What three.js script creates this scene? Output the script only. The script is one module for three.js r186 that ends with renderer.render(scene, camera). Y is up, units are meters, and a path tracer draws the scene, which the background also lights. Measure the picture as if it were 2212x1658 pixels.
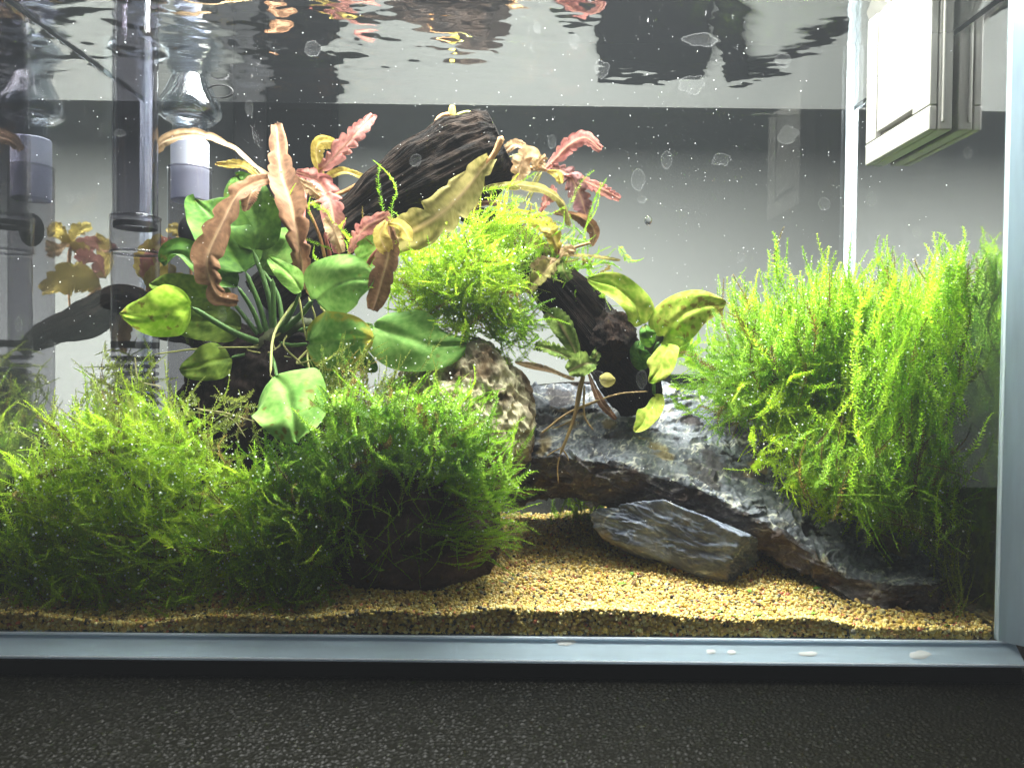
import * as THREE from 'three';
import { RoundedBoxGeometry } from 'three/addons/geometries/RoundedBoxGeometry.js';
import { mergeGeometries, mergeVertices } from 'three/addons/utils/BufferGeometryUtils.js';
import { ImprovedNoise } from 'three/addons/math/ImprovedNoise.js';
import { RectAreaLightUniformsLib } from 'three/addons/lights/RectAreaLightUniformsLib.js';

// ---------------------------------------------------------------- camera, room, lamp, exposure
const scene = new THREE.Scene();
const camera = new THREE.PerspectiveCamera(53.0, 1024 / 767, 0.01, 20);
camera.rotation.order = 'YXZ';
camera.position.set(0.0059, 0.0948, 0.2717);
camera.rotation.set(-0.02, -0.0044, 0.0106);
camera.focus = 0.315; camera.userData.fStop = 22;
scene.add(camera);
camera.updateMatrixWorld(true);
scene.background = new THREE.Color(0.05, 0.052, 0.058);          // dim room
const renderer = new THREE.WebGLRenderer({ antialias: true });
renderer.toneMapping = THREE.LinearToneMapping;
renderer.toneMappingExposure = 1.8;
renderer.shadowMap.enabled = true;
RectAreaLightUniformsLib.init();
const LAMP = { x: 0.0, y: 0.344, z: -0.055, w: 0.28, d: 0.1, power: 104 };
const lampLight = new THREE.RectAreaLight(new THREE.Color(1.0, 0.985, 0.94), LAMP.power, LAMP.w, LAMP.d);
lampLight.position.set(LAMP.x, LAMP.y, LAMP.z);
lampLight.rotation.set(-Math.PI / 2, 0, 0);
lampLight.name = 'lamp_light';
scene.add(lampLight);
scene.fog = new THREE.FogExp2(0xdfe6ee, 0.032);                     // faint haze of the water, also put in the air for its glow

// ---------------------------------------------------------------- helpers
const XL = -0.18, XR = 0.18, H = 0.2274, D = 0.1218, T = 0.008, RIM = 0.262;   // inside of the tank, water height, depth, glass
const V = (x, y, z) => new THREE.Vector3(x, y, z);
let seed = 7;
const rnd = () => { seed = (seed + 0x6D2B79F5) | 0; let t = Math.imul(seed ^ (seed >>> 15), 1 | seed); t = (t + Math.imul(t ^ (t >>> 7), 61 | t)) ^ t; return ((t ^ (t >>> 14)) >>> 0) / 4294967296; };
const rr = (a, b) => a + (b - a) * rnd();
const perlin = new ImprovedNoise();
const nz = (x, y, z) => perlin.noise(x + 31.7, y + 11.3, z + 57.1);
const fbm = (x, y, z, o = 4) => { let a = 0.5, s = 0; for (let i = 0; i < o; i++) { s += a * nz(x, y, z); x *= 2.03; y *= 2.03; z *= 2.03; a *= 0.5; } return s; };
const ridge = (x, y, z, o = 4) => { let a = 0.5, s = 0; for (let i = 0; i < o; i++) { s += a * (1 - Math.abs(nz(x, y, z)) * 2); x *= 2.1; y *= 2.1; z *= 2.1; a *= 0.5; } return s; };
const clamp = (x, a, b) => Math.min(b, Math.max(a, x));
const sstep = (a, b, x) => { const t = clamp((x - a) / (b - a), 0, 1); return t * t * (3 - 2 * t); };
const lerp = (a, b, t) => a + (b - a) * t;
const col = (r, g, b) => new THREE.Color().setRGB(r / 255, g / 255, b / 255, THREE.SRGBColorSpace);
// where the line of sight through a spot of the photograph (2211 x 1658 grid) meets the plane z
const FPX = 829 / Math.tan(THREE.MathUtils.degToRad(53.0 / 2));
function P(u, v, z) {
  const d = V((u - 1105.5) / FPX, (829 - v) / FPX, -1).applyQuaternion(camera.quaternion);
  const k = (z - camera.position.z) / d.z;
  return camera.position.clone().addScaledVector(d, k);
}
const px = (z) => (camera.position.z - z) / FPX;                  // metres per grid pixel at plane z
const taken = {};
const numbered = (n) => { taken[n] = (taken[n] || 0) + 1; return taken[n] === 1 ? n : n + '_' + String(taken[n] - 1).padStart(3, '0'); };
function tag(o, label, category, group, kind) { if (label) o.userData.label = label; if (category) o.userData.category = category; if (group) o.userData.group = group; if (kind) o.userData.kind = kind; return o; }
function thing(name, label, category, group) { const g = new THREE.Group(); g.name = numbered(name); scene.add(g); return tag(g, label, category, group); }
function mesh(name, geo, mat, parent) {
  const m = new THREE.Mesh(geo, mat); m.castShadow = m.receiveShadow = true;
  m.name = parent ? name : numbered(name); (parent || scene).add(m); return m;
}
function box(w, h, d, x, y, z, r = 0) { const g = r ? new RoundedBoxGeometry(w, h, d, 3, r) : new THREE.BoxGeometry(w, h, d); g.translate(x, y, z); return g; }
const clean = (g) => { for (const k of Object.keys(g.attributes)) if (!['position', 'normal', 'uv', 'color'].includes(k)) g.deleteAttribute(k); return g; };
function grid(nu, nv, f, colf) {                                  // f(i/nu, j/nv) -> Vector3
  const p = [], uv = [], c = [], idx = [];
  for (let i = 0; i <= nu; i++) for (let j = 0; j <= nv; j++) {
    const q = f(i / nu, j / nv); p.push(q.x, q.y, q.z); uv.push(i / nu, j / nv);
    if (colf) { const k = colf(i / nu, j / nv, q); c.push(k.r, k.g, k.b); }
  }
  for (let i = 0; i < nu; i++) for (let j = 0; j < nv; j++) { const a = i * (nv + 1) + j, b = a + nv + 1; idx.push(a, b, a + 1, b, b + 1, a + 1); }
  const g = new THREE.BufferGeometry();
  g.setAttribute('position', new THREE.Float32BufferAttribute(p, 3)); g.setAttribute('uv', new THREE.Float32BufferAttribute(uv, 2));
  if (colf) g.setAttribute('color', new THREE.Float32BufferAttribute(c, 3));
  g.setIndex(idx); g.computeVertexNormals(); return g;
}
// a round stem through points with a radius at each; bump(t, angle, point) scales the radius
function stem(pts, radii, n = 12, m = 6, bump, colf) {
  const curve = new THREE.CatmullRomCurve3(pts, false, 'centripetal'), fr = curve.computeFrenetFrames(n, false);
  const rad = (t) => { const x = t * (radii.length - 1), i = Math.min(radii.length - 2, Math.floor(x)); return lerp(radii[i], radii[i + 1], sstep(0, 1, x - i)); };
  return grid(n, m, (a, b) => {
    const i = Math.round(a * n), c = curve.getPoint(a), th = b * Math.PI * 2;
    let r = rad(a); if (a === 0 || a === 1) r *= 0.02;
    const d = fr.normals[i].clone().multiplyScalar(Math.cos(th)).addScaledVector(fr.binormals[i], Math.sin(th));
    if (bump) r *= bump(a, th, c.clone().addScaledVector(d, r));
    return c.addScaledVector(d, r);
  }, colf);
}
function texture(w, h, f, srgb = true, rep) {                     // f(x, y) -> [r, g, b] 0..1
  const a = new Uint8Array(w * h * 4);
  for (let y = 0; y < h; y++) for (let x = 0; x < w; x++) { const c = f(x / w, y / h), k = (y * w + x) * 4; a[k] = clamp(c[0], 0, 1) * 255; a[k + 1] = clamp(c[1], 0, 1) * 255; a[k + 2] = clamp(c[2], 0, 1) * 255; a[k + 3] = 255; }
  const t = new THREE.DataTexture(a, w, h); t.magFilter = t.minFilter = THREE.LinearFilter; t.wrapS = t.wrapT = THREE.RepeatWrapping;
  if (srgb) t.colorSpace = THREE.SRGBColorSpace; if (rep) t.repeat.set(rep[0], rep[1]); t.needsUpdate = true; return t;
}
// cell distances on a torus of n x n seeds: [nearest, second]
function cells(n, sd) {
  const keep = seed; seed = sd; const pt = []; for (let i = 0; i < n * n; i++) pt.push([rnd(), rnd()]); seed = keep;
  return (x, y) => {
    x *= n; y *= n; const ix = Math.floor(x), iy = Math.floor(y); let a = 9, b = 9;
    for (let i = -1; i < 2; i++) for (let j = -1; j < 2; j++) { const q = pt[((iy + j + n) % n) * n + ((ix + i + n) % n)], dx = ix + i + q[0] - x, dy = iy + j + q[1] - y, d = Math.sqrt(dx * dx + dy * dy); if (d < a) { b = a; a = d; } else if (d < b) b = d; }
    return [a, b];
  };
}

// ---------------------------------------------------------------- materials
const M = {};
M.glass = new THREE.MeshPhysicalMaterial({ name: 'glass', color: 0xf6fbfa, roughness: 0, transmission: 1, thickness: 0, ior: 1.45 });
M.water = new THREE.MeshPhysicalMaterial({ name: 'water', color: 0xffffff, roughness: 0, transmission: 1, thickness: 0.01, ior: 1.333, transparent: true, opacity: 0.7, side: THREE.DoubleSide });
const seamTex = texture(1024, 64, (x, y) => {
  const k = 0.95 + 0.08 * fbm(x * 14, y * 3, 3, 4); return [k * 0.94, k * 0.985, k * 1.0];
});
M.seam = new THREE.MeshPhysicalMaterial({ name: 'cut_glass', color: 0xdfeaf2, map: seamTex, roughness: 1, transmission: 0.4, thickness: 0, side: THREE.DoubleSide });  // pale milky edges stand in for light carried inside the glass
M.seamSide = new THREE.MeshPhysicalMaterial({ name: 'cut_glass_side', color: 0xe8f0f6, map: seamTex, roughness: 1, transmission: 0.6, thickness: 0, side: THREE.DoubleSide });
M.bevel = new THREE.MeshPhysicalMaterial({ name: 'polished_edge_glint', color: 0xe8f0f8, roughness: 1, transmission: 0.6, thickness: 0 });
M.silicone = new THREE.MeshPhysicalMaterial({ name: 'silicone', color: 0xd5dfe6, roughness: 0.5, transmission: 0.5, thickness: 0 });
M.foam = new THREE.MeshStandardMaterial({ name: 'black_foam', color: new THREE.Color(0.006, 0.006, 0.007), roughness: 0.95 });
M.matt = new THREE.MeshPhysicalMaterial({ name: 'matt_black', color: new THREE.Color(0.004, 0.004, 0.005), roughness: 1, specularIntensity: 0.15 });
M.black = new THREE.MeshStandardMaterial({ name: 'black_plastic', color: new THREE.Color(0.012, 0.012, 0.014), roughness: 0.5 });
M.darkGrey = new THREE.MeshStandardMaterial({ name: 'grey_plastic', color: new THREE.Color(0.05, 0.048, 0.052), roughness: 0.9 });
M.white = new THREE.MeshPhysicalMaterial({ name: 'white_plastic', color: new THREE.Color(0.22, 0.215, 0.195), roughness: 0.45 });
M.smoke = new THREE.MeshPhysicalMaterial({ name: 'smoked_acrylic', color: 0xd4d3d8, roughness: 0, transmission: 1, thickness: 0, ior: 1.6 });
M.clear = new THREE.MeshPhysicalMaterial({ name: 'clear_acrylic', color: 0xe9ecf0, roughness: 0, transmission: 1, thickness: 0, ior: 2.0 });
M.sponge = new THREE.MeshPhysicalMaterial({ name: 'white_float', color: new THREE.Color(0.42, 0.44, 0.53), roughness: 0.9, transmission: 0.45, thickness: 0 });

// ---------------------------------------------------------------- the setting: table, wall, mat
const TY = -0.0132;
{
  const c1 = cells(96, 3), c2 = cells(48, 5);
  const leather = texture(1024, 1024, (x, y) => { const wx = x + 0.004 * Math.sin(y * 60), [a, b] = c1(wx, y * 1.0), [p, q] = c2(x, y); const k = 0.45 * sstep(0.02, 0.4, b - a) * (0.5 + 0.5 * sstep(0.02, 0.3, q - p)) + 0.35 * (b - a) + 0.12; return [k, k, k]; }, false, [1 / 0.11, 1 / 0.11]);
  const rough = texture(256, 256, (x, y) => { const k = 0.5 + 0.1 * fbm(x * 8, y * 8, 1, 3); return [k, k, k]; }, false, [4, 4]);
  M.table = new THREE.MeshPhysicalMaterial({ name: 'black_textured_vinyl', color: new THREE.Color(0.0030, 0.0029, 0.0018), specularIntensity: 0.13, roughness: 0.8, roughnessMap: rough, bumpMap: leather, bumpScale: 0.0011 });
  const g = new THREE.BoxGeometry(1.5, 0.02, 0.95, 1, 1, 1); g.translate(0, TY - 0.01, 0.02);
  const uv = g.attributes.uv, pp = g.attributes.position; for (let i = 0; i < uv.count; i++) uv.setXY(i, pp.getX(i), pp.getZ(i));
  const grain = grid(1050, 200, (a, b) => { const x = lerp(-0.215, 0.215, a), z = lerp(-0.004, 0.078, b), [p, q] = c1(((x + 0.01 * nz(x * 60, z * 60, 1) * 0.1) / 0.15 + 4) % 1, (z / 0.15 + 2) % 1), [e, f] = c2((x / 0.13 + 4.3) % 1, (z / 0.13 + 2.2) % 1); return V(x, TY + 0.0001 + 0.00042 * sstep(0.02, 0.45, q - p) * (0.35 + 0.65 * sstep(0.0, 0.35, f - e)) + 0.00012 * nz(x * 700, z * 700, 5), z); });
  const keepTable = M.table.clone(); keepTable.bumpMap = null;
  const tbl = mesh('table', g, M.table); mesh('grained_cover', grain, keepTable, tbl); tag(tbl, 'black grained tabletop under the tank', null, null, 'structure');
  M.wall = new THREE.MeshStandardMaterial({ name: 'white_paint', color: new THREE.Color(0.30, 0.298, 0.288), roughness: 0.95 });
  tag(mesh('wall', box(2.4, 1.6, 0.05, 0, 0.35, -0.485), M.wall), 'plain white wall behind the tank', null, null, 'structure');
}
tag(mesh('foam_mat', box(0.372, 0.0061, D + 0.014, 0, TY + 0.0033, -D / 2, 0.0012), M.foam), 'thin black foam mat between the tank and the table', 'mat');

// ---------------------------------------------------------------- the tank
const tank = thing('fish_tank', 'rectangular clear glass fish tank holding the planted scene', 'fish tank');
{
  const hh = RIM + T;
  const fp = mesh('front_pane', grid(1, 1, (a, b) => V(lerp(XL, XR, a), lerp(0, RIM, b), 0.001)), M.glass, tank);
  mesh('back_pane', grid(1, 1, (a, b) => V(lerp(XL, XR, a), lerp(0, RIM, b), -D - 0.004)), M.glass, tank);
  mesh('side_pane', box(T, hh - 0.008, D, XL - T / 2 - 0.001, hh / 2, -D / 2 - 0.001), M.glass, tank);
  mesh('side_pane', box(T, hh - 0.008, D - 0.012, XR + T / 2 + 0.001, hh / 2, -D / 2 - 0.008), M.glass, tank);
  const uvx = (g, k) => { const p = g.attributes.position, uv = g.attributes.uv; for (let i = 0; i < uv.count; i++) k(p, uv, i); return g; };
  // the floor pane: its cut front edge shows as a bluish band
  const bar = (sec, along, l0, l1) => { // glass edge, chamfer added to catch lamplight: section points pushed along x or y
    const p = [], uv = []; const at = (q, l) => along === 'x' ? V(l, q[1], q[0]) : V(q[1], l, q[0]), n = 60;
    for (let i = 0; i < sec.length; i++) for (let k = 0; k < n; k++) { const A = sec[i], B = sec[(i + 1) % sec.length], m0 = lerp(l0, l1, k / n), m1 = lerp(l0, l1, (k + 1) / n); for (const [q, l, w] of [[A, m0, 0], [B, m0, 1], [B, m1, 1], [A, m0, 0], [B, m1, 1], [A, m1, 0]]) { const v = at(q, l); p.push(v.x, v.y, v.z); uv.push(l * 2.7 + 0.37, w * 0.9 + 0.05); } }
    const g = new THREE.BufferGeometry(); g.setAttribute('position', new THREE.Float32BufferAttribute(p, 3)); g.setAttribute('uv', new THREE.Float32BufferAttribute(uv, 2)); g.computeVertexNormals(); return g;
  };
  mesh('floor_pane', box(XR - XL, 0.0060, D - 0.006, 0, -0.0037, -D / 2 - 0.004), M.glass, tank);
  mesh('pane_edge', bar([[-0.0002, -0.0004], [0.0014, -0.0004], [0.0074, -0.0058], [-0.0002, -0.0058]], 'x', XL - T, XR + 0.0064), M.seam, tank);
  mesh('pane_edge', bar([[-0.0016, XR + 0.0006], [0.0016, XR + 0.0006], [0.0074, XR + 0.0062], [-0.0016, XR + 0.0062]], 'y', 0.0002, RIM), M.seamSide, tank);
  mesh('polished_edge_glint', box(XR - XL + 2 * T - 0.0008, 0.0011, 0.0024, -0.0004, -0.0064, 0.0068, 0.0005), M.bevel, tank);  // pale strips stand in for the bright glint on the polished edge
  mesh('polished_edge_glint', box(XR - XL + T, 0.0007, 0.0016, -0.0008, -0.0001, 0.0018, 0.0003), M.bevel, tank);
  // smears and strings of silicone in the joint under the front pane
  { const sil = new THREE.MeshPhysicalMaterial({ name: 'white_silicone', color: new THREE.Color(0.78, 0.8, 0.78), roughness: 0.6, transmission: 0.25, thickness: 0 });
    const on = (u, v) => { const y = P(u, v, 0.0035).y, f = clamp((-0.0004 - y) / 0.0054, 0, 1); return V(P(u, v, lerp(0.0014, 0.0074, f)).x, y, lerp(0.0014, 0.0074, f) + 0.0002); };
    const smear = (u, v, w, h, sd) => mesh('silicone_smear', grid(22, 3, (a, b) => { const t = a * 6.2832, r = b * (1 + 0.35 * nz(Math.cos(t) * 1.3 + sd, Math.sin(t) * 1.3, sd)); const q = on(u + Math.cos(t) * w * r, v + Math.sin(t) * h * r); q.z += 0.00025 * (1 - b * b); return q; }), sil, tank);
    [[1222, 1388, 20, 6], [1535, 1404, 10, 4], [1580, 1405, 10, 3.5], [560, 1376, 40, 3], [1745, 1408, 20, 4], [1985, 1410, 22, 7]].forEach((q, i) => smear(...q, i * 1.9)); }
  // silicone beads in the two back corners
  for (const s of [XL + 0.0012, XR - 0.0012]) mesh('silicone_seam', box(0.0034, RIM - 0.002, 0.003, s, RIM / 2, -D - 0.0012, 0.001), M.silicone, tank);
  // dried drops on the front pane
  const mark = new THREE.MeshPhysicalMaterial({ name: 'dried_water', color: 0xf2f4f8, roughness: 1, transmission: 0.7, thickness: 0, transparent: true, opacity: 0.03 });
  const ring = new THREE.MeshPhysicalMaterial({ name: 'limescale', color: 0xf6f8fb, roughness: 1, transmission: 0.6, thickness: 0, transparent: true, opacity: 0.09 });
  const drop = (u, v, w, h, wob, sd) => {
    const c = P(u, v, 0.0013), k = px(0.0013), r = (t) => 1 + 0.4 * wob * nz(Math.cos(t) * 1.2 + sd, Math.sin(t) * 1.2, sd * 3.1);
    const at = (t, q, lift) => V(c.x + Math.cos(t) * w * k * r(t) * q, c.y + Math.sin(t) * h * k * r(t) * q, c.z + lift);
    const g = grid(28, 4, (a, b) => at(a * 6.28319, b, 0.00025 * (1 - b * b)));
    const e = grid(28, 2, (a, b) => at(a * 6.28319, 0.9 + 0.1 * b, 0.0003 * (b === 0.5 ? 1.6 : 1)));
    const m = mesh('water_mark', g, mark, fp); mesh('water_mark', e, ring, fp); return m;
  };
  [[676, 105, 17, 17, .7], [1512, 88, 36, 16, 1.3], [1192, 306, 9, 15, .3], [1378, 388, 15, 25, .3], [1386, 431, 10, 8, .2], [1500, 180, 30, 20, 1.6], [1300, 150, 16, 20, .8], [1700, 290, 22, 18, 1.3], [1780, 440, 13, 14, .2], [1882, 430, 12, 16, .2], [1560, 345, 20, 12, 1.5],
    [150, 428, 9, 10, .5], [173, 424, 7, 9, .3], [538, 232, 9, 16, .4], [258, 288, 13, 7, .8], [800, 470, 10, 9, .3], [897, 345, 12, 14, .8], [1600, 555, 8, 9, .3], [1440, 345, 12, 20, .6], [1240, 90, 10, 16, .6], [1690, 130, 18, 16, 1.4], [480, 680, 9, 16, .3],
    [1320, 660, 14, 18, .4], [1385, 820, 12, 20, .5], [1290, 820, 18, 20, .3], [2090, 330, 10, 12, .4], [40, 700, 8, 16, .5], [1160, 60, 8, 12, .5], [1980, 500, 9, 13, .4], [1840, 120, 10, 14, .9]].forEach((a, i) => drop(...a, i * 1.7));
  const bead = mesh('water_drop', new THREE.SphereGeometry(0.0013, 14, 10).scale(1, 1.25, 0.5), new THREE.MeshPhysicalMaterial({ name: 'drop', color: 0xffffff, roughness: 0, transmission: 1, thickness: 0.002, ior: 1.33 }), fp);
  bead.position.copy(P(1400, 476, 0.0018));
}
// water: the rippled surface and the two sides that mirror the inside of the tank
{
  const e = (t) => t < 0.12 ? 0.03 * Math.pow(t / 0.12, 1.6) : t > 0.88 ? 1 - 0.03 * Math.pow((1 - t) / 0.12, 1.6) : lerp(0.03, 0.97, (t - 0.12) / 0.76);
  const f = (a, b) => {
    const x = lerp(XL + 0.0002, XR - 0.0002, e(a)), z = lerp(-D, 0.0, e(b)), calm = lerp(1.0, 0.13, sstep(-0.08, 0.06, x)) * (0.22 + 0.78 * sstep(-0.118, -0.06, z));
    const q = fbm(x * 46, z * 66, 2.2, 3) * 0.0013 + fbm(x * 21 + z * 16, z * 34, 7.1, 2) * 0.0015 + nz(x * 120, z * 200, 4) * 0.00016 * lerp(1, 0.4, sstep(-0.05, 0.06, x));
    const dp = Math.max(0, Math.hypot(x + 0.152, z + 0.0558) - 0.0088);
    return V(x, H + q * calm + 0.0022 * (Math.exp(-(x - XL) / 0.0016) + Math.exp(-(XR - x) / 0.0016)) + 0.0016 * Math.exp(-dp / 0.0015) + 0.0012 * Math.exp(-(z + D) / 0.0012), z);
  };
  const top = grid(340, 150, f); const n = top.attributes.normal; if (n.getY(0) < 0) { const ix = top.index.array; for (let i = 0; i < ix.length; i += 3) { const t = ix[i]; ix[i] = ix[i + 1]; ix[i + 1] = t; } top.computeVertexNormals(); }
  const side = (x, s) => { const g = new THREE.PlaneGeometry(D, H); g.rotateY(s * Math.PI / 2); g.translate(x, H / 2, -D / 2); return g; };
  const w = mesh('water', top, M.water), sides = M.water.clone(); sides.opacity = 0.86;
  mesh('water_side', mergeGeometries([clean(side(XL + 0.0001, -1)), clean(side(XR - 0.0001, 1))]), sides, w);
  tag(w, 'clear rippled water filling the tank', null, null, 'structure');
}

// ---------------------------------------------------------------- sand
const sandY = (x, z) => {
  const t = clamp(-z / D, 0, 1);
  const front = 0.0080 + 0.0014 * Math.sin(x * 26 + 1.2) - 0.0022 * sstep(-0.06, -0.16, x) - 0.0022 * sstep(0.1, 0.17, x);
  return front + t * 0.014 + 0.003 * nz(x * 30, z * 40, 0) + 0.004 * sstep(0.2, 0.5, t) * sstep(0.02, 0.09, x) * sstep(0.17, 0.1, x) - 0.001;
};
{
  const M1 = new THREE.MeshStandardMaterial({ name: 'packed_sand', color: new THREE.Color(0.3, 0.2, 0.085), roughness: 1 });
  const bed = thing('sand'); bed.userData = { kind: 'structure', label: 'coarse yellow sand over the tank floor' };
  const top = grid(90, 40, (a, b) => { const x = lerp(XL + 0.001, XR - 0.001, a), z = lerp(-D + 0.001, -0.0016, b); return V(x, sandY(x, z) - 0.0006, z); });
  const face = grid(90, 3, (a, b) => { const x = lerp(XL + 0.001, XR - 0.001, a); return V(x, lerp(0.0002, sandY(x, -0.0016) - 0.0006, b), -0.0016); });
  mesh('sand_bed', mergeGeometries([clean(top), clean(face)]), M1, bed);
  const g = mergeVertices(new THREE.IcosahedronGeometry(1, 1).deleteAttribute('uv').deleteAttribute('normal')), p = g.attributes.position;
  for (let i = 0; i < p.count; i++) { const k = 1 + 0.35 * nz(p.getX(i) * 1.7, p.getY(i) * 1.7, p.getZ(i) * 1.7); p.setXYZ(i, p.getX(i) * k, p.getY(i) * k * 0.8, p.getZ(i) * k * 1.1); } g.computeVertexNormals();
  const mat = new THREE.MeshPhysicalMaterial({ name: 'quartz_grain', color: 0xffffff, roughness: 0.45 });
  const N = 64000, im = new THREE.InstancedMesh(g, mat, N), o = new THREE.Object3D();
  const tones = [[224, 194, 92], [236, 212, 128], [212, 178, 74], [240, 226, 162], [198, 166, 78], [226, 184, 106], [218, 198, 118]];
  for (let i = 0; i < N; i++) {
    const x = rr(XL + 0.001, XR - 0.001), onFace = i < 9500, z = onFace ? rr(-0.0022, -0.0007) : -D * Math.pow(rnd(), 1.25) - 0.0006;
    o.position.set(x, onFace ? rr(0.0003, sandY(x, 0)) : sandY(x, z) + rr(-0.0008, 0.0002), z);
    const s = rr(0.00034, 0.00074) * (rnd() < 0.06 ? 1.5 : 1); o.scale.set(s * rr(0.8, 1.25), s * rr(0.8, 1.2), s); o.rotation.set(rr(0, 6), rr(0, 6), rr(0, 6)); o.updateMatrix(); im.setMatrixAt(i, o.matrix);
    const q = rnd(), c = q < 0.035 ? col(34, 30, 28) : q < 0.07 ? col(120, 84, 52) : q < 0.1 ? col(206, 120, 80) : q < 0.12 ? col(120, 116, 100) : col(...tones[Math.floor(rnd() * tones.length)]);
    im.setColorAt(i, c.multiplyScalar(rr(0.5, 0.84)));
  }
  im.name = 'sand_grains'; im.userData.kind = 'stuff'; im.castShadow = im.receiveShadow = true; bed.add(im);
}

// ---------------------------------------------------------------- rocks and wood
const stoneBump = texture(512, 512, (x, y) => { const k = 0.5 + 0.5 * fbm(Math.cos(x * 6.283) * 4, Math.sin(x * 6.283) * 4 + y * 14, y * 9, 5); return [k, k, k]; }, false);
const stoneMat = (name) => new THREE.MeshPhysicalMaterial({ name, specularIntensity: 0.1, color: 0xffffff, vertexColors: true, roughness: 0.85, bumpMap: stoneBump, bumpScale: 0.0014 });
// a stone: a ball of half-sizes r at c, dented and pushed out by shape(direction, position)
function stone(c, r, detail, shape, colf, rot = [0, 0, 0]) {
  let g = new THREE.IcosahedronGeometry(1, detail); g.deleteAttribute('uv'); g.deleteAttribute('normal'); g = mergeVertices(g, 1e-5);
  const p = g.attributes.position, q = V(), e = new THREE.Euler(...rot), base = [], cs = [], uv = [];
  for (let i = 0; i < p.count; i++) {
    q.fromBufferAttribute(p, i); const d = q.clone(), k = shape(d);
    q.set(d.x * r[0], d.y * r[1], d.z * r[2]).multiplyScalar(k).applyEuler(e).add(c); p.setXYZ(i, q.x, q.y, q.z); base.push(k);
    uv.push(q.x * 14, q.y * 14 + q.z * 9);
  }
  g.computeVertexNormals();
  for (let i = 0; i < p.count; i++) { q.fromBufferAttribute(p, i); const k = colf(q, base[i], V().fromBufferAttribute(g.attributes.normal, i)); cs.push(k.r, k.g, k.b); }
  g.setAttribute('color', new THREE.Float32BufferAttribute(cs, 3)); g.setAttribute('uv', new THREE.Float32BufferAttribute(uv, 2)); return g;
}
const mix = (a, b, t) => a.clone().lerp(b, clamp(t, 0, 1));
// pits: holes around seeds on a ball
function pits(n, sd, lo, hi) { const keep = seed; seed = sd; const a = []; for (let i = 0; i < n; i++) { const z = rr(-1, 1), t = rr(0, 6.283), s = Math.sqrt(1 - z * z); a.push([s * Math.cos(t), z, s * Math.sin(t), rr(lo, hi)]); } seed = keep; return (d) => { let k = 0; for (const q of a) { const e = 1 - (d.x * q[0] + d.y * q[1] + d.z * q[2]); if (e < 0.05) { const w = Math.sqrt(2 * e) / q[3]; if (w < 1.25) k = Math.max(k, 1 - sstep(0.45, 1.25, w)); } } return k; }; }
const DARKROCK = [col(20, 17, 17), col(44, 37, 35), col(78, 70, 66)];
{ // pitted pale rock under the broad-leaved plant
  const pit = pits(520, 21, 0.03, 0.085), z = -0.052, k = px(z);
  const sh = (d) => 1 + 0.22 * fbm(d.x * 1.6, d.y * 1.6, d.z * 1.6 + 3, 4) + 0.07 * ridge(d.x * 5, d.y * 5, d.z * 5, 3) - 0.075 * pit(d);
  const g = stone(P(1000, 905, z), [148 * k, 180 * k, 0.026], 62, sh, (q, b) => { const n = fbm(q.x * 90, q.y * 90, q.z * 90, 4), w = fbm(q.x * 400, q.y * 400, q.z * 400, 2); return mix(mix(col(150, 141, 118), col(188, 180, 150), 0.5 + n * 1.5), col(92, 76, 56), 0.5 - n * 2.2 + w * 0.8); }, [0, 0, 0.2]);
  tag(mesh('pitted_rock', g, stoneMat('pitted_stone')), 'pale grey rock full of round pits, below the broad leaves at the middle', 'rock');
}
{ // brown rounded rock at the front
  const z = -0.042, k = px(z);
  const sh = (d) => 1 + 0.16 * fbm(d.x * 1.5 + 4, d.y * 2.5, d.z * 1.6, 4) + 0.03 * ridge(d.x * 4, d.y * 9, d.z * 4, 3);
  const g = stone(P(890, 1150, z), [190 * k, 175 * k, 0.026], 40, sh, (q) => mix(col(98, 80, 76), col(56, 44, 42), 0.5 + 2 * fbm(q.x * 60, q.y * 120, q.z * 60, 4)));
  tag(mesh('brown_rock', g, stoneMat('brown_stone')), 'dark brown rounded rock at front centre, standing on the sand under moss', 'rock');
}
{ // black rough stone behind the left moss, carrying the broad-leaved plant
  const z = -0.068, k = px(z);
  const sh = (d) => 1 + 0.3 * fbm(d.x * 1.8 + 9, d.y * 1.8, d.z * 1.8, 4) + 0.08 * ridge(d.x * 5, d.y * 3, d.z * 5, 3);
  const g = stone(P(580, 890, z), [185 * k, 185 * k, 0.026], 44, sh, (q) => mix(col(38, 30, 26), col(16, 13, 12), 0.5 + 2.4 * fbm(q.x * 80, q.y * 80, q.z * 80, 4)));
  tag(mesh('dark_rock', g, stoneMat('black_stone')), 'rough black rock under the roots of the large broad-leaved plant', 'rock');
}
const slateCol = (q) => {
  const a = fbm(q.x * 60, q.y * 60, q.z * 60, 5), w = fbm(q.x * 90 + 7, q.y * 90, q.z * 90, 3), f = nz(q.x * 700, q.y * 700, q.z * 700), v = 1 - Math.abs(nz(q.x * 34 + w * 1.2, q.y * 60 + w, q.z * 50)) , v2 = 1 - Math.abs(nz(q.x * 95 + w, q.y * 120, q.z * 95 + 3)), rust = sstep(0.16, 0.26, fbm(q.x * 38 + 5, q.y * 38, q.z * 38, 4));
  let c = mix(col(80, 84, 92), col(130, 134, 139), 0.5 + 1.4 * a + 0.9 * f); c = mix(c, col(200, 198, 184), sstep(0.965, 0.99, v) * 0.8 + sstep(0.965, 0.99, v2) * 0.35);
  c = mix(c, col(30, 27, 28), sstep(0.2, 0.25, fbm(q.x * 48 + 40, q.y * 130, q.z * 60, 4)) * 0.95); c = mix(c, col(70, 66, 66), sstep(0.1, 0.2, -a + f * 0.1) * 0.8); return mix(c, col(150, 132, 90), rust * 0.7);
};
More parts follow.
